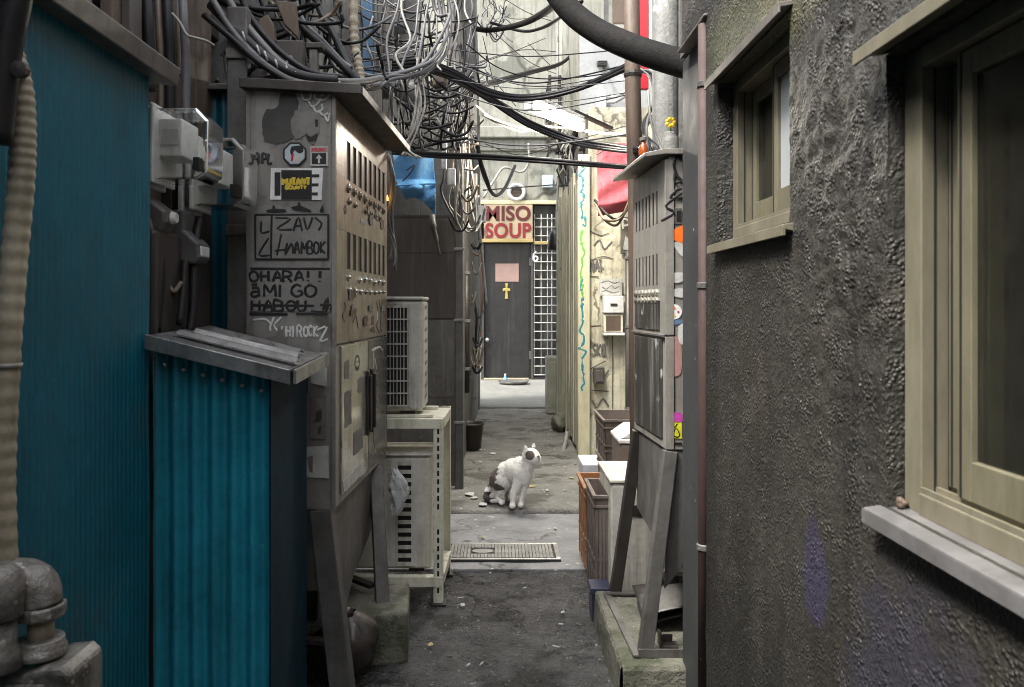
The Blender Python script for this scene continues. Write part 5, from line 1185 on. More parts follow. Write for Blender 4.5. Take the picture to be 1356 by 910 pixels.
# red tarp
t = thing('red_tarp', 'faded red tarp bundle hanging high on the plastered house', 'tarp', P(815, 240, 5.6))
def rt_(u, v):
    px = 790 + 55 * u + 2 * v; py = 190 + 92 * v + (4 - 9 * u) * v; d = 5.55 + .010 * math.sin(v * 17 + u * 5) + .016 * math.sin(v * 6 - u * 7) - .10 * math.sin(min(1, v * 2.2) * math.pi / 2) + .16 * max(0, v - .85) * 3
    if v < .16: d += .2 * (.16 - v) / .16
    return P(px, py, d)
g = MB(); g.sheet(rt_, 40, 70); g.build('sheet', pink_t, t, smooth=True, solid=.004)
g = MB(); g.tube(spline([P(790, 205, 5.42), P(800, 199, 5.4), P(818, 196, 5.4), P(836, 203, 5.4)], 5), .006, 6); g.build('cord', rubber_b, t, smooth=True)
# banner sign, posts, poles upper right
t = thing('banner_sign', 'narrow vertical red and white banner sign between the poles', 'sign', P(858, 50, 4.0))
g = MB(); g.box(wx(845, 4), wx(859, 4), 4.0, 4.03, wz(118, 4), wz(-30, 4)); g.build('red_face', red_p, t, bevel=.003)
g = MB(); g.box(wx(859.3, 4), wx(870, 4), 3.99, 4.04, wz(100, 4), wz(-30, 4)); g.build('white_face', white_p, t, bevel=.003)
g = MB(); g.box(wx(846, 4), wx(872, 4), 4.035, 4.05, wz(60, 4), wz(52, 4)); g.build('bracket', steel_dark, t)
t = thing('wooden_pole', 'brown weathered wooden pole rising behind the right cabinet', 'pole', (wx(838, 3.1), 3.1, 0))
g = MB(); g.tube([(wx(846, 3.1), 3.1, 0), (wx(842, 3.1), 3.1, 1.6), (wx(838, 3.1), 3.1, 2.0), (wx(834, 3.1), 3.1, 2.9)], .031, 12); g.build('pole', wood_b, t, smooth=True)
g = MB(); g.lathe([(.034, -.01), (.036, 0), (.034, .01)], (wx(838, 3.1), 3.1, 2.05), 12); g.build('strap', steel_dark, t)
t = thing('concrete_pole', 'flaking grey concrete pole between the wooden pole and the stucco house', 'pole', (wx(880, 2.95), 2.95, 0))
flak = mat('flaking_grey_paint', (.17, .17, .16), (.095, .095, .09), 5, .7, 0, .35, 40, blotch=((.32, .32, .31), 7, .6, .7), streak=((.05, .05, .045), .5))
g = MB(); g.tube([(wx(882, 2.95), 2.95, 0), (wx(880, 2.95), 2.95, 3.0)], .048, 16); g.build('pole', flak, t, smooth=True)
g = MB(); g.box(.66, .76, 2.9, 3.0, 0, 3.0); g.build('backing_board', flak, t)
t = thing('upper_right_wall', 'grey boarded wall high on the right behind the poles', 'wall', (1.0, 4.5, 2))
g = MB(); g.box(wx(872, 4.3), 1.25, 4.3, 4.4, 1.6, 3.4); g.build('wall', flak, t)
t = thing('sheet_metal_strip', 'pair of brown boards fixed high beside the red banner', 'board', (wx(822, 4.6), 4.6, 2.5))
g = MB(); g.box(wx(800, 4.6), wx(806, 4.6), 4.6, 4.62, wz(40, 4.6), wz(-90, 4.6)); g.build('board', steel_grey, t)
g = MB(); g.box(wx(812, 4.6), wx(830, 4.6), 4.6, 4.63, wz(30, 4.6), wz(-90, 4.6)); g.build('board', wood_b, t)
# upper left column beside the alley
t = thing('rusty_column', 'dark rusty steel column at the left edge of the open sky', 'column', (wx(622, 5.6), 5.6, 1.8))
g = MB(); g.box(wx(614, 5.6), wx(631, 5.6), 5.6, 5.68, 2.35, wz(-60, 5.6)); g.build('column', steel_grey, t, bevel=.004)
g = MB(); g.box(wx(612, 5.6), wx(631, 5.6), 5.57, 5.5995, wz(28, 5.6), wz(-20, 5.6)); g.build('head_plate', trim_m, t, bevel=.004)
g = MB(); g.tube([P(608, 35, 5.5), P(608, 140, 5.5)], .02, 8); g.build('conduit', rubber_w, t)
# white fridge-like unit on the right of the passage
t = thing('gas_heater', 'pale greenish metal heater box standing against the right of the passage', 'heater', (wx(731, 8.2), 8.2, .03))
gh = mat('pale_green_metal', (.33, .34, .27), (.22, .23, .18), 6, .5, 0, .06, 50, streak=((.12, .12, .09), .6))
g = MB(); g.box(wx(724, 8.2), wx(724, 8.2) + .22, 8.2, 8.5, wz(548, 8.2), wz(473, 8.2)); g.build('body', gh, t, bevel=.012)
g = MB(); g.box(wx(726, 8.2), wx(726, 8.2) + .10, 8.19, 8.1995, wz(540, 8.2), wz(480, 8.2)); g.build('panel', gh, t, bevel=.003)
g = MB(); g.box(wx(725, 8.2), wx(725, 8.2) + .05, 8.22, 8.27, .03, wz(548.5, 8.2)); g.box(wx(725, 8.2) + .13, wx(725, 8.2) + .19, 8.22, 8.27, .03, wz(548.5, 8.2)); g.build('leg', steel_dark, t)
t = thing('boulder', 'lump of dark stone at the foot of the planks', 'rock', (wx(742, 7.2), 7.2, .03))
g = MB()
def rk(u, v):
    a = 2 * math.pi * u; p = math.pi * v; d = Vector((math.sin(p) * math.cos(a), math.sin(p) * math.sin(a), math.cos(p))); r = 1 + .3 * mnoise.noise(d * 1.8)
    return (wx(741, 7.2) + .07 * d.x * r, 7.2 + .2 * d.y * r, .10 + .09 * d.z * r)
g.sheet(rk, 20, 14); g.build('rock', stone, t, smooth=True)
t = thing('black_hose', 'kinked black and white hose end at the foot of the planks', 'hose', P(748, 590, 6.4))
g = MB(); g.tube(spline([P(751, 572, 6.4), P(749, 585, 6.35), P(746, 598, 6.2), P(747, 604, 6.15)], 5), .018, 8); g.build('hose', rubber_w, t, smooth=True)
g = MB(); g.tube([P(747, 604, 6.15), P(748, 610, 6.12)], .022, 8); g.build('nozzle', rubber, t)

# ---- things on the right cabinet roof
t = thing('amber_bottle', 'amber glass bottle standing on the right cabinet roof', 'bottle', (wx(852, 2.45), 2.45, rt + .012))
g = MB(); c = (wx(852, 2.46), 2.46, rt + .010)
amb = mat('amber_glass', (.30, .07, .015), (.2, .04, .01), 20, .1, 0, 0, coat=.5)
g.lathe([(0, 0), (.0135, 0), (.015, .005), (.015, .027), (.010, .036), (.008, .040), (.008, .048), (0, .048)], c, 18); g.build('bottle', amb, t, smooth=True)
g = MB(); g.lathe([(.012, .0485), (.012, .058), (0, .058)], c, 14); g.build('cap', trim_m, t)
t = thing('flower_jar', 'pale jar with a yellow flower on the right cabinet roof', 'jar', (wx(889, 2.5), 2.5, rt + .015))
c = (wx(890, 2.5), 2.52, rt + .018)
g = MB(); g.lathe([(0, 0), (.024, 0), (.027, .01), (.026, .06), (.018, .072), (.02, .08), (0, .08)], c, 18); g.build('jar', flak, t, smooth=True)
g = MB(); g.tube([(c[0], c[1], c[2] + .08), (c[0] - .003, c[1] - .01, c[2] + .105)], .003, 6); g.build('stem', pt_green, t)
g = MB()
for k in range(7):
    a = k * .9; q = Vector((c[0] - .003 + .011 * math.cos(a), c[1] - .014, c[2] + .108 + .011 * math.sin(a))); g.lathe([(0, -.004), (.007, -.002), (.007, .002), (0, .004)], q, 8, 'y')
g.build('petal', mat('yellow_petal', (.75, .48, .02), None, 20, .5, 0, 0), t, smooth=True)
# ================================================================ CABLES
def cable(lab, pts, rpx, m, group=None, d0=None, n=8, name='cable', jit=0.0):
    """pts: (px, py, depth); rpx: radius in metres"""
    q = [P(*p) for p in pts]
    if jit: q = [Vector(a) + Vector((random.gauss(0, jit), random.gauss(0, jit), random.gauss(0, jit))) for a in q]
    o = MB().tube(spline(q, 7), rpx, n).build(name, m, None, smooth=True)
    return tag(o, lab, 'cable', group)
random.seed(21)
# heavy black duct sweeping across the top right
o = cable('very thick black duct sweeping down across the top right of the alley', [(700, -75, 2.95), (728, -22, 2.9), (757, 16, 2.8), (792, 42, 2.7), (835, 62, 2.55), (875, 76, 2.45), (925, 90, 2.35)], .042, duct_m, n=20, name='duct'); o['category'] = 'duct'
g = MB()
# loops and runs above the left cabinet
GA = 'thick cables running over the tagged cabinet'
runs = [
 ('thick grey-black cable running down over the tagged cabinet, outermost of the run', [(285, -40, 2.3), (305, 4, 2.3), (338, 48, 2.28), (375, 86, 2.26), (412, 103, 2.26), (445, 108, 2.3), (480, 108, 2.5), (505, 103, 2.8)], .0105, rubber_g),
 ('second thick cable of the run over the tagged cabinet, pale tape on it', [(270, -20, 2.28), (304, 36, 2.26), (340, 76, 2.24), (380, 104, 2.23), (420, 113, 2.24), (450, 112, 2.3)], .010, rubber_g),
 ('lowest cable of the run over the tagged cabinet, ends clipped at its roof', [(270, 20, 2.26), (308, 52, 2.24), (342, 82, 2.22), (384, 108, 2.21), (425, 117, 2.22), (452, 116, 2.26)], .009, rubber),
 ('black cable between the thick runs above the tagged cabinet', [(310, -30, 2.36), (330, 20, 2.36), (368, 66, 2.33), (412, 96, 2.3), (452, 102, 2.4)], .009, rubber),
]
for lab, pts, r, m in runs: cable(lab, pts, r, m, GA)
t = thing('cable_bundle', 'black cable bundle tied with pale tape above the tagged cabinet', 'cable bundle', P(370, 88, 2.25))
MB().tube(spline([P(280, 6, 2.29), P(322, 50, 2.27), P(362, 84, 2.245), P(402, 102, 2.24), P(446, 108, 2.28)], 7), .016, 12).build('bundle', rubber, t, smooth=True)
g = MB()
for px, py in ((323, 50), (342, 68), (352, 76), (366, 86), (380, 93), (392, 99)):
    c = Vector(P(px, py, 2.24)); g.tube([c + Vector((-.004, 0, .016)), c + Vector((.003, -.015, .004)), c + Vector((.008, -.010, -.014))], .003, 6)
g.build('tie', paper, t, smooth=True)
GB = 'coiled cable loops hanging left of the tagged cabinet'
for k, (y, w, r, m, lab) in enumerate(((126, 72, .008, rubber_g, 'lowest and widest grey cable loop hanging left of the tagged cabinet'), (117, 58, .007, rubber_g, 'flat grey loop just above the widest hanging loop'), (104, 62, .0075, rubber_g, 'middle cable loop under the small grey bracket'), (96, 40, .007, rubber, 'short black inner loop of the coil'), (112, 66, .006, rubber, 'thin black loop behind the grey coil'))):
    x0 = 302 + (k % 3) * 6; cable(lab, [(x0 - 4, 70, 2.34), (x0 + 2, y - 20, 2.32), (x0 + w * .3, y - 3, 2.28), (x0 + w * .62, y, 2.27), (x0 + w * .95, y - 10, 2.29), (x0 + w * 1.15, y - 28, 2.33)], r, m, GB)
GC = 'black cables falling to the cabinet roof corner'
for k, (pts, r, m, lab) in enumerate((
 ([(350, -40, 2.7), (384, 8, 2.65), (402, 38, 2.6), (428, 62, 2.55), (455, 88, 2.5), (472, 108, 2.5)], .013, rubber, 'fat black cable falling to the roof corner, leftmost'),
 ([(405, -40, 2.7), (424, 14, 2.66), (441, 44, 2.6), (458, 80, 2.55), (476, 110, 2.5)], .012, rubber, 'fat black cable falling to the roof corner, right of the others'),
 ([(385, -30, 2.75), (400, 24, 2.7), (432, 58, 2.6), (452, 80, 2.52), (466, 90, 2.5)], .007, rubber_g, 'grey cable between the two fat black falling ones'),
 ([(420, 62, 2.7), (434, 74, 2.65), (446, 92, 2.6), (462, 100, 2.5)], .006, rubber_g, 'short grey cable end curling to the roof corner'),
 ([(360, 4, 2.62), (372, 32, 2.6), (392, 52, 2.6)], .004, rubber_b, 'thin brown wire on the board above the cabinet'))):
    cable(lab, pts, r, m, GC)
# far left pipes and wires above the teal trim
GD = 'dark conduits rising above the electricity meters'
for px, d, r, m, y1, lab in ((197, 1.95, .014, rubber, 120, 'black conduit above the meters, nearest the teal trim'), (212, 2.0, .010, rubber_b, 150, 'brown conduit above the meters'), (224, 2.0, .013, rubber, 155, 'black conduit dropping to the nearer meter'), (245, 2.02, .011, rubber_g, 155, 'grey conduit dropping between the two meters'), (236, 2.1, .009, rubber_b, 100, 'short frayed brown conduit above the meters')):
    cable(lab, [(px - 6, -60, d + .05), (px - 2, 20, d), (px + 1, 80, d), (px + 1, y1, d)], r, m, GD, n=12)
cable('pale curled wire looping off the conduits above the meters', [(228, 18, 1.98), (238, 30, 1.96), (247, 46, 1.96), (258, 50, 1.96), (272, 54, 1.98), (283, 60, 2.05)], .0035, rubber_w)
GE = 'loose wires below the meters'
for pts, r, m, lab in (([(194, 270, 1.9), (200, 300, 1.88), (210, 330, 1.9)], .006, rubber_b, 'brown wire end sticking out under the fuse box'), ([(222, 280, 1.95), (222, 330, 1.94), (222, 370, 1.95), (230, 386, 1.95), (240, 374, 1.97)], .006, rubber_b, 'brown wire hooking up below the junction box'), ([(245, 345, 2.0), (243, 380, 1.98), (238, 430, 1.95)], .010, rubber, 'black cable dropping from the junction box behind the shed roof'), ([(212, 310, 1.92), (214, 370, 1.9), (208, 440, 1.88)], .009, rubber, 'black cable dropping from the fuse box'), ([(265, 290, 2.1), (258, 330, 2.05), (256, 400, 2.02), (252, 440, 2.0)], .012, rubber, 'thick black cable right of the junction box')):
    cable(lab, pts, r, m, GE)
t = thing('meter_backing', 'dark box of old wiring behind the loose meter wires', 'box', (-.82, 2.0, 1.1))
g = MB(); g.box(-.871, -.80, 1.86, 2.22, .95, 1.33); g.build('box', wood_d, t, bevel=.01)
t = thing('pulley_bracket', 'small grey bracket plate above the cable loops', 'bracket', P(304, 66, 2.36))
g = MB(); q = rnd([(291, 74), (293, 58), (303, 52), (316, 62), (326, 74)]); g.prism([(wx(x, 2.36), wz(y, 2.36)) for x, y in q], 'y', 2.355, 2.37); g.build('plate', steel_grey, t, bevel=.002)
g = MB(); g.lathe([(.006, -.004), (.006, 0)], P(304, 64, 2.3548), 8, 'y'); g.build('bolt', trim_m, t)
for (pts, m, lab) in (([(366, 54), (404, 55), (402, 96), (368, 92)], wood_d, 'olive board behind the cables above the cabinet'), ([(338, 40), (345, 26), (355, 20), (364, 36), (366, 66), (345, 70)], wood_b, 'rounded brown board behind the cables above the cabinet'), ([(365, 2), (392, 4), (396, 52), (378, 34)], wood_b, 'splintered brown plank hanging at the top left')):
    g = MB(); g.prism([(wx(x, 2.5), wz(y, 2.5)) for x, y in pts], 'y', 2.49, 2.515)
    tag(g.build('board', m, None, bevel=.003), lab, 'board')
t = thing('pale_stub_post', 'short pale post end above the cabinet roof', 'post', P(415, 80, 2.45))
g = MB(); a, b = wx(410, 2.45), wx(421, 2.45); g.box(a, b, 2.44, 2.47, wz(108, 2.45), wz(66, 2.45)); g.build('post', trim_m, t, bevel=.003)
g = MB(); g.box(a - .01, b + .016, 2.435, 2.475, wz(65.8, 2.45), wz(58, 2.45)); g.build('cap', steel_dark, t, bevel=.003)
# taped conduit and uprights
pts = spline([P(470, -60, 2.85), P(468, 20, 2.85), P(470, 60, 2.84), P(475, 90, 2.82), P(479, 112, 2.8)], 14)
rs_ = [.0165 + .0022 * math.cos(i * 1.55) for i in range(len(pts))]
tag(MB().tube(pts, rs_, 12).build('wrapped_conduit', hose_m, None, smooth=True), 'beige tape-wrapped conduit in front of the blue strip', 'conduit')
for px, d, r, m, y0, y1, lab in ((513, 4.6, .036, wood_d, -80, 130, 'dark brown pole beside the slate meter box'), (497, 4.6, .012, rubber_g, -80, 110, 'grey cable running up beside the blue strip'), (502, 4.7, .010, rubber_g, -80, 110, 'second grey cable running up beside the blue strip')):
    cable(lab, [(px, y0, d), (px + 1, 20, d), (px - 1, 70, d), (px + 1, y1, d)], r, m, n=12)
# bundles across the alley
GF = 'black cable bundle sagging across the alley above the tube lamp'
for k in range(4):
    dy, dx = (-4, 0, 4, 8)[k], random.uniform(-3, 3)
    cable('black cable of the bundle that sags just above the bright tube lamp', [(520, 86 + dy, 3.3), (560, 84 + dy, 3.4), (600, 96 + dy * .8, 3.5), (640, 118 + dy * .6, 3.6), (680, 128 + dy * .5, 3.65), (720, 126 + dy * .5, 3.65), (765, 116 + dy * .4, 3.6), (800, 102 + dy * .4, 3.5), (832, 86 + dy * .6, 3.3)], .0085 if k % 2 else .007, rubber, GF)
GG = 'black cables crossing below the tube lamp'
for k in range(3):
    dy = (-3, 1, 4)[k]
    cable('black cable dropping from the tangle past the tube lamp to the right cabinet', [(560, 88 + dy, 3.35), (600, 102 + dy, 3.6), (645, 128 + dy, 3.9), (700, 163 + dy, 4.0), (760, 186 + dy, 4.0), (805, 194 + dy, 3.6), (850, 200 + dy * .6, 2.95)], .0085, rubber, GG)
GH = 'straight twin cables crossing at the height of the blue tarp'
for k in range(2): cable('nearly straight black cable crossing the alley at tarp height', [(520, 200 + 3 * k, 3.4), (580, 204 + 4 * k, 3.6), (640, 206 + 4 * k, 3.7), (720, 211 + 4 * k, 3.7), (790, 217 + 3 * k, 3.5), (850, 222 + 2 * k, 3.0)], .007 if k else .0085, rubber, GH)
cable('thick dark cable rising to the duct high over the alley', [(628, 38, 5.4), (650, 40, 5.3), (690, 32, 4.8), (722, 16, 4.0), (748, -6, 3.2)], .018, duct_m)
cable('thin dark cable drooping under the thick one high over the alley', [(650, 30, 5.4), (690, 41, 5.0), (715, 38, 4.6), (742, 24, 4.0), (770, 2, 3.4)], .010, rubber)
for k in range(2): cable('dark cable curving up to the steel column from the left tangle', [(610, 116, 4.4), (650, 108 + k * 4, 5.2), (700, 95 + k * 3, 6.2), (745, 82 + k * 2, 7.0), (763, 60, 7.2), (768, 36 - k * 9, 7.2)], .011, rubber, 'dark cables curving up to the steel column')
cable('dark cable swinging right from the steel column', [(757, 74, 7.2), (775, 84, 6.8), (810, 92, 6.0), (835, 94, 4.6)], .010, rubber)
cable('pale cable sagging in front of the ledge', [(640, 152, 5.2), (662, 164, 5.3), (690, 174, 5.4), (718, 168, 5.4), (748, 170, 5.5), (790, 176, 5.0), (838, 180, 3.6)], .010, rubber_w)
cable('second pale cable sagging lower in front of the ledge', [(630, 140, 5.0), (655, 158, 5.2), (700, 172, 5.4), (740, 180, 5.6), (766, 184, 5.7)], .007, rubber_w)
GI = 'thin black wires against the stained concrete wall'
for pts in ([(632, 84, 8), (680, 70, 8.5), (720, 50, 9)], [(635, 80, 8), (690, 70, 9), (740, 66, 9.5)], [(650, 40, 8), (700, 80, 9), (742, 104, 9.5)], [(655, -5, 9), (700, 16, 9), (735, 28, 9.2)], [(640, 0, 8), (676, 20, 9), (728, 24, 9.4)], [(640, 90, 8), (662, 120, 8.5), (682, 142, 8.8)], [(640, 192, 8), (690, 198, 8.5), (745, 186, 8.6)], [(700, 60, 9), (735, 90, 9), (748, 100, 9)], [(660, 130, 8), (690, 150, 8.2), (735, 160, 8.4)], [(755, 150, 7.5), (790, 154, 7.2), (836, 160, 6)], [(755, 164, 7.5), (790, 158, 7.2), (836, 150, 6)], [(640, 50, 8), (650, 90, 8.2), (658, 130, 8.4)]):
    cable('thin black wire slung in front of the stained concrete wall', pts, .0042, rubber, GI, jit=.02)
random.seed(55)
GX = 'thin dark wires crossing the gap between the tangle and the right-hand poles'
for k in range(9):
    ya = random.uniform(40, 240); yb = ya + random.uniform(-60, 40); d1 = random.uniform(3.3, 4.1); d2 = random.uniform(3.3, 4.1); sag = random.uniform(8, 30)
    cable('thin dark wire crossing the gap from the tangle to the right side', [(600 + random.uniform(-20, 30), ya, d1), (660, ya + (yb - ya) * .3 + sag * .8, d1 + (d2 - d1) * .3), (710, ya + (yb - ya) * .55 + sag, d1 + (d2 - d1) * .55), (770, ya + (yb - ya) * .8 + sag * .6, d1 + (d2 - d1) * .8), (830, max(yb, 20), d2)], random.choice((.0022, .003, .004)), random.choice((rubber, rubber_g, rubber_g)), GX, n=6)
GJ = 'wires hanging down the far wall above the shop sign'
for pts, r in (([(632, 190, 7), (640, 230, 7.5), (654, 258, 8), (668, 250, 8.4), (682, 220, 9)], .018), ([(628, 170, 6.5), (636, 210, 7), (648, 246, 7.5)], .013), ([(640, 252, 9), (690, 248, 10), (745, 244, 10)], .008)):
    cable('dark wire drooping above the MISO SOUP sign', pts, r, rubber, GJ)
GK = 'white wires hanging at the end of the cabinet roof'
for k in range(5):
    x = 548 + 3 * k + random.uniform(-2, 2); cable('white wire dangling past the cabinet roof towards the tarp', [(x + 8, 78, 3.25), (x + 2, 110, 3.2), (x + 4 - k, 140, 3.15), (x - 3 - k * 1.5, 165 + 3 * k, 3.12), (x - 12 - 2 * k, 196, 3.1), (x - 16 + 4 * k, 206 + k, 3.08)], random.choice((.004, .0055)), rubber_w, GK, jit=.006)
GL_ = 'grey cables arching over the cabinet roof corner'
for k in range(4):
    cable('grey cable arching from the cabinet roof corner up into the tangle', [(480, 112, 2.75), (500, 116 - k, 2.9), (515, 106 - 2 * k, 3.0), (545, 100 - 3 * k, 3.1), (572, 92 - 6 * k, 3.25), (590, 70 - 14 * k, 3.4), (594 - 6 * k, 20, 3.5), (590 - 8 * k, -40, 3.5)], .0075, rubber_g, GL_, jit=.006)
GM = 'grey-white wires dropping left of the cream strip'
for k in range(6):
    x = 520 + 14 * k; cable('pale wire dropping from above into the tangle', [(x + 10, -40, 3.7), (x + 6, 10, 3.6), (x + random.uniform(-8, 12), 50, 3.5), (x - 6, 85, 3.3), (x - 14, 108, 3.1)], random.choice((.004, .006)), random.choice((rubber_w, rubber_g)), GM, jit=.02)
GN = 'wires hanging beside the brown wooden pole'
for k in range(4): cable('dark wire hanging in a loop beside the wooden pole', [(838, 84 + 4 * k, 3.3), (858 + 3 * k, 100, 3.2), (868 + 2 * k, 130, 3.1), (856 - 2 * k, 170, 3.0), (862 + 4 * k, 200, 2.7)], .0055, rubber if k % 2 else rubber_g, GN, jit=.008)
cable('pale cord leaning on the flaking concrete pole', [(858, 120, 2.8), (862, 160, 2.75), (872, 188, 2.7), (878, 202, 2.65)], .005, rubber_w)
GO = 'dark wires looping under the red tarp'
for k in range(3): cable('dark wire sagging below the red tarp', [(786, 262 + 6 * k, 5.5), (800, 284 + 5 * k, 5.4), (818, 288 + 4 * k, 5.4), (838, 266, 5.3)], .009, rubber_b if k else rubber, GO, jit=.01)
GP = 'wires at the far edge of the tagged cabinet'
for k in range(4): cable('grey wire wandering down the far edge of the tagged cabinet', [(514, 205, 3.05), (518 + random.uniform(-2, 4), 240, 3.04), (514 + random.uniform(0, 6), 290, 3.04), (520 + random.uniform(-2, 6), 320 + 6 * k, 3.03), (516 + 3 * k, 345 + 4 * k, 3.03)], .005, random.choice((rubber_g, rubber_w)), GP, jit=.004)
GQ = 'wires down the corner pipe of the brown house'
for k in range(6): cable('pale wire hanging in front of the grey corner pipe', [(600 + 4 * k, 130, 4.5), (590 + 5 * k + random.uniform(-8, 8), 180, 4.6), (596 + 3 * k, 230, 4.65), (590 + 5 * k + random.uniform(-6, 8), 262 + 6 * k, 4.7), (606 + 2 * k, 300, 4.75)], random.choice((.007, .009)), random.choice((rubber_w, rubber_g, rubber_w)), GQ, jit=.02)
# small fittings in the tangle
for (px, py, d, w, h, m, lab) in ((583, 104, 3.9, .07, .10, wood_b, 'rust coloured splice box in the cable tangle'), (588, 206, 4.5, .03, .16, white_p, 'white connector hanging in the tangle left of the corner pipe'), (598, 235, 4.5, .045, .10, white_p, 'lower white connector on the corner pipe wires'), (638, 284, 8.4, .09, .18, white_p, 'white speaker-like box at the left end of the shop sign'), (622, 118, 5.2, .06, .16, rubber, 'black splice sleeve box on the left column'), (742, 200, 7.8, .10, .06, rubber, 'black clamp box below the balcony rack'), (628, 250, 5.8, .05, .22, trim_m, 'grey wall box on the left passage wall, high up')):
    x, y, z = P(px, py, d); t = thing('splice_box', lab, 'cable box', (x, y, z - h / 2))
    g = MB(); g.box(x - w / 2, x + w / 2, y - w / 2, y + w / 2, z - h / 2, z + h / 2); g.build('case', m, t, bevel=min(w, h) * .18)
    g = MB(); g.box(x - w * .3, x + w * .3, y - w * .56, y - w * .505, z - h * .3, z + h * .3); g.build('lid', m, t, bevel=.002)
t = thing('round_disc', 'pale grey round insulator disc in the cable tangle', 'insulator', P(548, 125, 3.8))
g = MB(); g.lathe([(0, -.02), (.05, -.02), (.075, 0), (.05, .02), (0, .02)], P(548, 126, 3.8), 20, 'y'); g.build('disc', steel_grey, t, smooth=True)
# uncountable tangle
def tangle(name, lab, n, box, ms, rr, seed):
    random.seed(seed); g = MB(); x0, x1, y0, y1, d0, d1 = box
    for k in range(n):
        ax, ay = random.uniform(x0, x1), random.uniform(y0, y1); d = random.uniform(d0, d1)
        L = random.uniform(.25, .6) * (y1 - y0); vert = random.random() < .55
        pts = []
        for j in range(5):
            s = j / 4
            if vert: px = ax + random.gauss(0, 1.6) + 6 * math.sin(s * 3 + k); py = ay + 1.6 * L * (s - .4)
            else: px = ax + (x1 - x0) * .6 * (s - .5); py = ay + 18 * math.sin(s * math.pi) * (.3 + k % 7 * .2) + random.gauss(0, 1.0)
            pts.append(P(min(x1 + 12, max(x0 - 12, px)), min(y1 + 6, py), d + random.gauss(0, .02)))
        g.tube(spline(pts, 6), random.uniform(*rr), 6, random.randrange(len(ms)))
    o = g.build(name, ms, None, smooth=True); return tag(o, lab, 'cable tangle', kind='stuff')
tangle('cable_tangle', 'dense tangle of black, grey and white wires above the blue tarp', 85, (515, 615, 84, 192, 3.5, 4.6), [rubber, rubber, rubber_g, rubber_w, rubber], (.0035, .008), 5)
tangle('cable_tangle', 'thinner tangle of wires hanging down by the corner pipe', 42, (588, 634, 150, 300, 4.7, 5.6), [rubber, rubber_g, rubber_w, rubber_b], (.0045, .009), 6)
tangle('cable_tangle', 'curtain of thin wires hanging in front of the patchwork facade', 60, (462, 632, -20, 110, 3.7, 4.6), [rubber, rubber_g, rubber_w, rubber], (.003, .006), 15)
tangle('cable_tangle', 'thin dark wires strung above the cabinet roof corner', 26, (380, 520, 10, 112, 2.6, 3.1), [rubber, rubber, rubber_g], (.003, .006), 16)
tangle('cable_tangle', 'nest of fine wires high at the left edge of the stained concrete wall', 16, (638, 680, 0, 50, 7.2, 8.6), [rubber, rubber_g], (.004, .008), 7)
tangle('cable_tangle', 'loose wires around the balcony rack beside the tube lamp', 16, (738, 780, 150, 240, 6.8, 7.8), [rubber, rubber_g, rubber_w], (.006, .010), 8)
tangle('cable_tangle', 'dark wires bunched behind the loops over the tagged cabinet', 22, (262, 440, -10, 100, 2.5, 2.85), [rubber, rubber, rubber_b], (.005, .010), 9)
tangle('cable_tangle', 'old wires clinging to the olive wall right of the lattice window', 18, (742, 764, 215, 470, 7.2, 8.2), [rubber, rubber_b, rubber_g], (.005, .011), 10)
tangle('cable_tangle', 'pipes and wires matted on the left passage wall', 26, (616, 637, 270, 520, 6.0, 8.6), [rubber, rubber_w, rubber_g, rubber_b], (.006, .013), 12)

# ================================================================ NEAR LEFT: hose, clamp, pipe fittings
D1 = 1.2
pts = spline([P(2, 30, D1), P(14, 70, D1), (P(27, 120, D1)), P(30, 180, D1), P(28, 240, D1), P(20, 330, D1), P(12, 430, D1), P(6, 540, D1), P(3, 640, D1), P(6, 745, D1)], 22)
rs_ = [.0185 + .0009 * math.cos(i * 1.25) for i in range(len(pts))]
t = thing('wrapped_hose', 'long beige tape-wrapped hose in front of the teal wall', 'hose', (P(10, 740, D1)[0], D1, .6))
MB().tube(pts, rs_, 16).build('hose', hose_m, t, smooth=True)
g = MB(); g.tube([P(9, 487, D1), P(9, 481, D1)], .0215, 16); g.build('collar', rubber_w, t, smooth=True)
t = thing('pipe_clamp', 'grey metal clamp holding the beige hose near the top', 'clamp', P(8, 95, 1.17))
g = MB(); g.beam(P(-20, 92, 1.17), P(28, 92, 1.17), .03, .03); g.beam(P(-20, 120, 1.165), P(20, 116, 1.165), .012, .02); g.build('clamp', steel_grey, t, bevel=.004)
g = MB(); g.lathe([(.012, -.0), (.012, -.012), (.0, -.014)], P(30, 94, 1.15), 10, 'y'); g.build('bolt', steel_dark, t)
tag(MB().tube(spline([P(28, -60, 1.15), P(22, 0, 1.15), P(12, 50, 1.15), P(4, 110, 1.15), P(-4, 190, 1.15)], 5), .02, 14).build('black_pipe', rubber, None, smooth=True), 'black pipe crossing behind the clamp at the top left', 'pipe')
t = thing('gas_pipe', 'old grey gas pipe elbow with collars above a valve box', 'pipe', P(45, 840, D1))
g = MB(); g.tube(spline([P(-20, 770, D1), P(10, 767, D1), P(36, 768, D1), P(50, 778, D1), P(54, 800, D1)], 6), .031, 18); g.build('elbow', pipe_m, t, smooth=True)
cx, cy, cz = P(54, 800, D1)
g = MB(); g.lathe([(.024, .002), (.036, 0), (.036, -.018), (.024, -.021)], (cx, cy, cz), 9); g.build('collar', pipe_m, t, bevel=.003)
g = MB(); g.lathe([(.0185, -.0205), (.0185, -.058)], (cx, cy, cz), 18); g.build('pipe', hose_m, t, smooth=True)
g = MB(); g.lathe([(.022, -.048), (.033, -.05), (.034, -.062), (.037, -.066), (.037, -.075), (.026, -.078)], (cx, cy, cz), 18); g.build('collar', pipe_m, t, smooth=True, bevel=.002)
t = thing('gas_pipe', 'stubby old pipe coupling cut by the left edge', 'pipe', P(0, 840, 1.15))
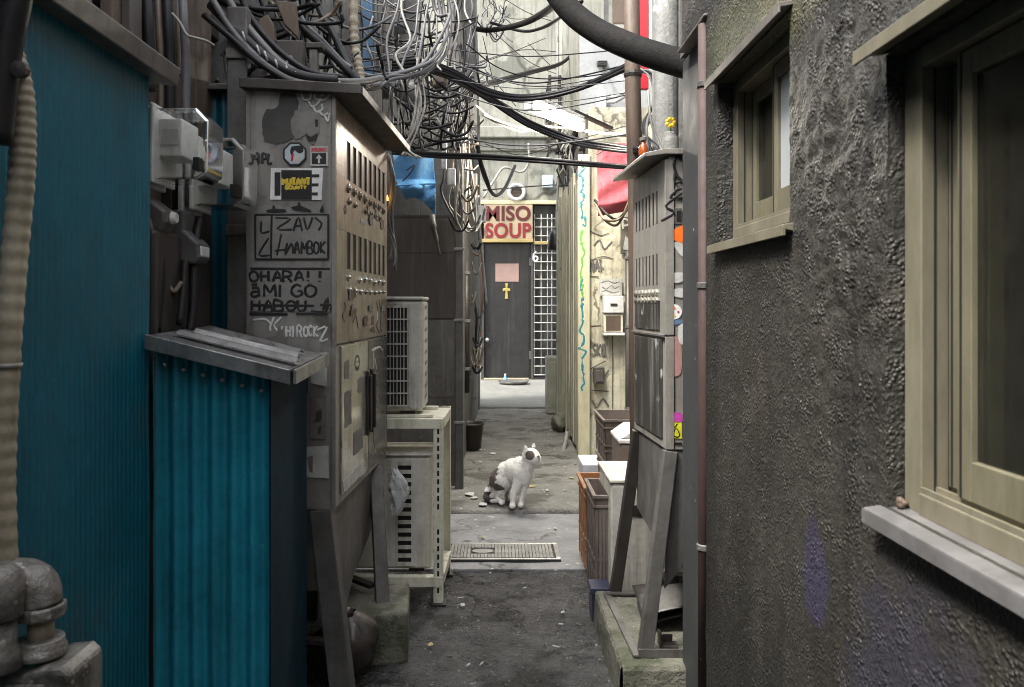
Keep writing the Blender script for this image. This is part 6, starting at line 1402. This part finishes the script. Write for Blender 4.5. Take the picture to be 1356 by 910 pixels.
c = P(-4, 775, 1.15); g = MB(); g.lathe([(.02, .03), (.034, .015), (.036, -.01), (.034, -.045), (.02, -.05)], c, 18); g.lathe([(.026, -.052), (.026, -.085), (.03, -.095), (.034, -.12)], c, 18); g.build('coupling', pipe_m, t, smooth=True)
t = thing('valve_box', 'corroded metal valve box in the bottom left corner', 'valve box', P(50, 905, D1))
g = MB(); g.prism([(wx(-40, D1), wz(1000, D1)), (wx(112, D1), wz(1000, D1)), (wx(112, D1), wz(878, D1)), (wx(100, D1), wz(868, D1)), (wx(74, D1), wz(870, D1)), (wx(40, D1), wz(880, D1)), (wx(-40, D1), wz(884, D1))], 'y', 1.16, 1.26); g.build('case', pipe_m, t, bevel=.009, seg=3)
g = MB(); g.box(wx(30, D1), wx(82, D1), 1.150, 1.1595, wz(960, D1), wz(888, D1)); g.build('face_plate', pipe_m, t, bevel=.004)

# ================================================================ LITTER
random.seed(31)
GLt = 'scraps of litter on the alley floor'
leaf_m = mat('dry_leaf', (.42, .36, .16), (.3, .24, .1), 30, .6, 0, 0)
for (px, py, z, s, m, lab) in ((757, 633, .035, .035, leaf_m, 'yellow dry leaf on the paving left of the styrofoam box'), (653, 601, .035, .05, paper, 'white paper scrap on the paving up-alley from the cat'), (636, 612, .035, .025, paper, 'pale scrap near the dark bucket'), (724, 650, .035, .022, paper, 'round pale scrap right of the cat'), (704, 644, .035, .05, leaf_m, 'flat pale leaf just behind the cat chest'), (640, 668, .035, .06, paper, 'crumpled pale scrap left of the cat paws'), (622, 655, .035, .07, paper, 'torn pale sheet by the corner pipe foot'), (628, 660, .035, .05, paper, 'smaller torn sheet left of the cat tail'), (748, 650, .035, .018, paper, 'tiny pale chip nearest the right crates'), (612, 802, .006, .022, paper, 'pale scrap beside the stand foot'), (745, 812, .006, .018, paper, 'pale scrap on the near asphalt at the right'), (570, 855, .006, .02, leaf_m, 'dry leaf by the concrete block'), (632, 573, .035, .03, paper, 'pale chips above the bucket'), (735, 700, .012, .022, paper, 'pale scrap on the cross pavement'), (640, 712, .012, .016, leaf_m, 'dry leaf on the cross pavement')):
    d = F * (H - z) / (py - VY); x = wx(px, d); k = 7; s *= .62
    pts = [(x + s * random.uniform(.5, 1) * math.cos(6.283 * i / k), d + s * 1.3 * random.uniform(.5, 1) * math.sin(6.283 * i / k), z + random.uniform(.001, .007)) for i in range(k)]
    g = MB(); g.add([(x, d, z + .007)] + pts, [(0, i + 1, (i + 1) % k + 1) for i in range(k)])
    tag(g.build('litter', m, None, solid=.0015), lab, 'litter', GLt)

random.seed(41)
GBt = 'cigarette butts and chips along the alley edges'
for k in range(22):
    d = random.uniform(2.5, 3.4) if k < 12 else random.uniform(4.5, 7.5)
    if k < 12: x = random.choice((random.uniform(-.16, -.05), random.uniform(.24, .33), random.uniform(-.16, .33))); z = .012
    else: x = random.choice((random.uniform(-.2, -.1), random.uniform(.4, .55))); z = .042
    an = random.uniform(0, 3.1); l = random.uniform(.008, .014); dx, dy = math.cos(an) * l, math.sin(an) * l
    tag(MB().tube([(x - dx, d - dy, z), (x + dx, d + dy, z + .001)], .0035, 7).build('cigarette_butt', random.choice((paper, rubber_b, paper)), None), 'tiny cigarette butt dropped on the alley floor', 'cigarette butt', GBt)
g = MB(); q = P(1186, 655, 1.03)
def lump(u, v):
    a = 6.283 * u; p = math.pi * v; n_ = 1 + .5 * mnoise.noise(Vector((math.cos(a) * 1.5, math.sin(a) * 1.5, v * 3)))
    return (RX + .014 + .007 * math.sin(p) * math.cos(a) * n_, 1.036 + .008 * math.sin(p) * math.sin(a) * n_, LW[2] + .009 + .006 * math.cos(p) * n_)
g.sheet(lump, 18, 12); tag(g.build('dry_clod', wood_b, None, smooth=True), 'brown crumbly clod in the corner of the large window sill', 'clod')
# ================================================================ CAT
CD = 4.47
cb = Vector((wx(676, CD), CD, .036)); S = 1.0
def capsule(g, a, b, ra, rb, n=14):
    a, b = Vector(a), Vector(b); L = (b - a); pts = []; rs = []
    dn = L.normalized() if L.length > 1e-6 else Vector((0, 0, 1))
    for t in (-.98, -.75, -.4, 0): pts.append(a + dn * ra * t); rs.append(ra * math.sqrt(max(.02, 1 - t * t)))
    for k in range(1, 4): pts.append(a + L * k / 4); rs.append(ra + (rb - ra) * k / 4)
    for t in (0, .4, .75, .98): pts.append(b + dn * rb * t); rs.append(rb * math.sqrt(max(.02, 1 - t * t)))
    g.tube(pts, rs, n)
def ell(g, c, r, n=18):
    c = Vector(c); o = len(g.v)
    def f(u, v):
        a = 2 * math.pi * u; p = math.pi * (.01 + .98 * v); return (c.x + r[0] * math.sin(p) * math.cos(a), c.y + r[1] * math.sin(p) * math.sin(a), c.z + r[2] * math.cos(p))
    n2 = n
    ring = []
    for j in range(n2 + 1):
        for i in range(n): g.v.append(f(i / n, j / n2))
    for j in range(n2):
        for i in range(n): a = o + j * n + i; b = o + j * n + (i + 1) % n; g.f.append((a, a + n, b + n, b)); g.m.append(0)
    g.f.append(tuple(o + i for i in range(n))); g.m.append(0); e = o + n2 * n; g.f.append(tuple(e + i for i in range(n))[::-1]); g.m.append(0)
g = MB()
ch = (.070, -.035, .182)
ell(g, (.068, -.03, .178), (.058, .058, .072)); ell(g, (.052, -.008, .205), (.050, .054, .062)); ell(g, (.010, .02, .19), (.055, .06, .062)); ell(g, (.035, .0, .182), (.062, .064, .070)); ell(g, (-.015, .04, .162), (.068, .066, .070)); ell(g, (-.058, .075, .118), (.060, .068, .072))
ell(g, (-.035, .03, .13), (.06, .06, .06)); capsule(g, (.075, -.03, .205), (.104, -.045, .262), .050, .040)
hd = Vector((.112, -.05, .280))
ell(g, hd, (.049, .050, .044)); ell(g, hd + Vector((.016, -.012, -.008)), (.041, .041, .034)); ell(g, hd + Vector((.034, -.026, -.014)), (.018, .018, .015)); ell(g, hd + Vector((.026, -.008, -.015)), (.022, .024, .018))
for ex, ey, tx in ((-.022, -.026, -.010), (.014, .032, .006)):
    b0 = hd + Vector((ex, ey, .026)); capsule(g, b0, b0 + Vector((tx, ey * .12, .036)), .019, .0045, 10)
for px_, py_, sx, sy in ((.006, -.078, .050, -.050), (.052, -.060, .082, -.030)):
    capsule(g, (sx, sy, .15), (px_ + .012, py_ + .012, .075), .032, .019); capsule(g, (px_ + .012, py_ + .012, .078), (px_ + .004, py_ + .004, .022), .0185, .0145); ell(g, (px_ + .003, py_ - .008, .013), (.0185, .024, .014))
for ox, oy in ((-.058, -.005), (-.010, .085)):
    ell(g, (ox - .008, oy + .055, .105), (.040, .052, .062)); capsule(g, (ox + .006, oy + .02, .07), (ox - .020, oy + .048, .045), .026, .017); capsule(g, (ox - .020, oy + .048, .040), (ox + .004, oy, .017), .0165, .014); ell(g, (ox + .008, oy - .008, .012), (.0175, .024, .0125))
tp = spline([(-.10, .10, .085), (-.128, .085, .050), (-.140, .055, .026), (-.115, .025, .017), (-.070, .022, .016), (-.030, .028, .015)], 5)
g.tube(tp, [.020 - .009 * i / len(tp) for i in range(len(tp))], 12)
me = bpy.data.meshes.new('cat'); me.from_pydata(g.v, [], g.f); me.update()
tmp = bpy.data.objects.new('cat_source', me); COL.objects.link(tmp)
md = tmp.modifiers.new('r', 'REMESH'); md.mode = 'VOXEL'; md.voxel_size = .0032
sm = tmp.modifiers.new('s', 'SMOOTH'); sm.factor = .5; sm.iterations = 24
dg = bpy.context.evaluated_depsgraph_get(); me2 = bpy.data.meshes.new_from_object(tmp.evaluated_get(dg)); bpy.data.objects.remove(tmp)
me2.name = 'cat'
for p in me2.polygons: p.use_smooth = True
ca = me2.color_attributes.new('fur', 'FLOAT_COLOR', 'POINT')
white_f, brown_f, dark_f, pink_f = (.84, .82, .78), (.125, .098, .086), (.045, .037, .034), (.50, .30, .27)
def inside(p, c, r, k=.25): 
    q = Vector(((p.x - c[0]) / r[0], (p.y - c[1]) / r[1], (p.z - c[2]) / r[2])); return q.length + k * mnoise.noise(p * 55) < 1
for i, v in enumerate(me2.vertices):
    p = v.co; c = white_f
    if inside(p, (-.105, .085, .165), (.058, .10, .085)): c = brown_f
    if inside(p, (-.082, .055, .118), (.042, .05, .040)): c = brown_f
    if inside(p, (-.075, .0, .098), (.05, .035, .022)): c = brown_f
    if p.x < -.02 and p.z < .055 and p.y > .012 and p.x < -.0 and (p.x < -.095 or p.z < .034 and p.y > .016 and p.x < -.07): c = dark_f
    if inside(p, (.0, .045, .238), (.03, .03, .014)): c = brown_f
    if inside(p, (.105, -.092, .292), (.026, .030, .026), .15): c = brown_f
    if inside(p, (.088, -.060, .300), (.016, .03, .03), .15): c = (.30, .22, .17)
    if inside(p, (.125, -.008, .298), (.030, .030, .034), .15): c = brown_f
    if (p - (hd + Vector((.050, -.040, -.010)))).length < .0075: c = pink_f
    n_ = 1 + .10 * mnoise.noise(Vector((p.x * 260, p.y * 260, p.z * 120)))
    ca.data[i].color = (c[0] * n_, c[1] * n_, c[2] * n_, 1)
random.seed(3)
fv, ff, fc = [], [], []
polys = me2.polygons; 
for k in range(26000):
    p = polys[random.randrange(len(polys))]; c = p.center; n = p.normal
    if n.length < .1: continue
    back = Vector((-.75, .5, -.35)) if c.z > .06 else Vector((-.1, .1, -1))
    d = (n * .55 + (back - n * back.dot(n)) * .8 + Vector((random.gauss(0, .25), random.gauss(0, .25), random.gauss(0, .25)))).normalized()
    ln = random.uniform(.006, .011) * (.5 if (c - hd).length < .06 or c.z < .05 else 1); w_ = d.cross(n)
    if w_.length < 1e-4: continue
    w_ = w_.normalized() * .0009; o = len(fv); col = ca.data[p.vertices[0]].color[:]; q_ = random.uniform(.94, 1.05)
    fv += [tuple(c - w_ - n * .001), tuple(c + w_ - n * .001), tuple(c + d * ln)]; ff.append((o, o + 1, o + 2)); fc += [(col[0] * q_, col[1] * q_, col[2] * q_, 1)] * 3
fme = bpy.data.meshes.new('fur'); fme.from_pydata(fv, [], ff); fca = fme.color_attributes.new('fur', 'FLOAT_COLOR', 'POINT')
for i, c in enumerate(fc): fca.data[i].color = c
fur = bpy.data.materials.new('cat_fur'); fur.use_nodes = True; nt = fur.node_tree; b = nt.nodes['Principled BSDF']; b.inputs['Roughness'].default_value = .75
at = nt.nodes.new('ShaderNodeVertexColor'); at.layer_name = 'fur'; nt.links.new(at.outputs['Color'], b.inputs['Base Color'])
b.inputs['Sheen Weight'].default_value = .3; b.inputs['Specular IOR Level'].default_value = .25
tc = nt.nodes.new('ShaderNodeTexCoord'); nn = nt.nodes.new('ShaderNodeTexNoise'); nn.inputs['Scale'].default_value = 260; nt.links.new(tc.outputs['Object'], nn.inputs['Vector'])
bp = nt.nodes.new('ShaderNodeBump'); bp.inputs['Strength'].default_value = .5; bp.inputs['Distance'].default_value = .002; nt.links.new(nn.outputs['Fac'], bp.inputs['Height']); nt.links.new(bp.outputs['Normal'], b.inputs['Normal'])
me2.materials.append(fur)
cat = bpy.data.objects.new('cat', me2); COL.objects.link(cat); cat.location = cb
tag(cat, 'white cat with grey-brown patches sitting on the paving, head turned right', 'cat')
fme.materials.append(fur); fo = bpy.data.objects.new('fur', fme); COL.objects.link(fo); fo.parent = cat
g = MB()
for sy in (-1, 1):
    for k in range(3): q0 = hd + Vector((.046, -.034 + .014 * sy, -.016)); g.tube([q0, q0 + Vector((.012, .012 * sy - .012, .003 * (k - 1))), q0 + Vector((.018, .05 * sy - .02, .012 * (k - 1) - .006))], .00028, 4)
g.build('whiskers', ink_w, cat, local=True)
for (dx, dy, dz) in ((.040, -.048, .006), (.053, -.008, .006)):
    g = MB(); ell(g, hd + Vector((dx, dy, dz)), (.0065, .0065, .0065), 10); g.build('eye', mat('cat_eye', (.12, .11, .03), (.03, .03, .01), 60, .1, 0, 0), cat, smooth=True, local=True)

# ================================================================ TUBE LAMP, LIGHT, SKY, CAMERA
DL = 4.7
a = Vector(P(702, 140, DL)); b_ = Vector(P(768, 168, DL * (140 - VY) / (168 - VY)))
t = thing('tube_lamp', 'glowing fluorescent tube lamp reaching out from the right wall over the alley', 'lamp', (b_.x, b_.y, b_.z))
d_ = (b_ - a).normalized()
g = MB(); g.tube([a, b_], .034, 14); g.build('tube', emit('fluorescent_tube', (1, .88, .68), 3.5), t, smooth=True)
up = Vector((0, 0, .052))
g = MB(); g.beam(a + up, b_ + up, .07, .028); g.build('housing', white_p, t, bevel=.006)
g = MB(); g.beam(a - d_ * .03, a - d_ * .001, .05, .06); g.beam(b_ + d_ * .001, b_ + d_ * .03, .05, .06); g.build('end_cap', white_p, t, bevel=.006)
g = MB(); g.beam(b_ + up * 1.6 - d_ * .1, b_ + up * 1.6 + d_ * .5, .03, .02); g.build('bracket', steel_dark, t)
from mathutils import Matrix
xx = d_; zz_ = Vector((0, 0, 1)); zz_ = (zz_ - xx * xx.dot(zz_)).normalized(); yy_ = zz_.cross(xx)
for q_ in (-55, 55):
    la = bpy.data.lights.new('tube_light', 'AREA'); la.shape = 'RECTANGLE'; la.size = (b_ - a).length; la.size_y = .05; la.energy = 10; la.color = (1, .93, .80)
    lo = bpy.data.objects.new('tube_light', la); COL.objects.link(lo)
    z2 = zz_ * math.cos(R(q_)) + yy_ * math.sin(R(q_)); y2 = z2.cross(xx)
    lo.location = (a + b_) / 2 - z2 * .044
    lo.rotation_euler = Matrix((xx, y2, z2)).transposed().to_euler()

w = bpy.data.worlds.new('World'); scene.world = w; w.use_nodes = True; nt = w.node_tree
bg = nt.nodes['Background']; sky = nt.nodes.new('ShaderNodeTexSky'); sky.sky_type = 'NISHITA'; sky.sun_disc = False
EL, AZ = R(58), R(238)
sky.sun_elevation = EL; sky.sun_rotation = AZ; sky.dust_density = 4; sky.air_density = 1.2
hs = nt.nodes.new('ShaderNodeHueSaturation'); hs.inputs['Saturation'].default_value = .25
nt.links.new(sky.outputs['Color'], hs.inputs['Color']); nt.links.new(hs.outputs['Color'], bg.inputs['Color']); bg.inputs['Strength'].default_value = .15
sun = bpy.data.lights.new('sun', 'SUN'); sun.energy = 1.7; sun.angle = R(10); sun.color = (1, .96, .88)
so = bpy.data.objects.new('sun', sun); COL.objects.link(so)
sd = Vector((math.cos(EL) * math.sin(AZ), math.cos(EL) * math.cos(AZ), math.sin(EL)))
so.rotation_euler = sd.to_track_quat('Z', 'Y').to_euler()

cam = bpy.data.cameras.new('camera'); co = bpy.data.objects.new('camera', cam); COL.objects.link(co)
co.location = (0, 0, H); co.rotation_euler = (R(90), 0, 0)
cam.sensor_width = 36; cam.lens = 36 * F / 1356
cam.shift_x = (678 - VX) / 1356; cam.shift_y = -(455 - VY) / 1356
cam.clip_start = .05; cam.clip_end = 500
cam.dof.use_dof = True; cam.dof.focus_distance = 3.4; cam.dof.aperture_fstop = 9
scene.camera = co
scene.view_settings.view_transform = 'Standard'; scene.view_settings.look = 'None'
scene.view_settings.gamma = 1; scene.view_settings.exposure = 2.25; scene.view_settings.use_curve_mapping = False
scene.render.engine = 'CYCLES'
cy = scene.cycles; cy.use_denoising = True
try: cy.denoiser = 'OPENIMAGEDENOISE'
except Exception: pass
cy.filter_width = 1.0; cy.max_bounces = 8; cy.diffuse_bounces = 3; cy.glossy_bounces = 4; cy.transmission_bounces = 6; cy.sample_clamp_indirect = 6
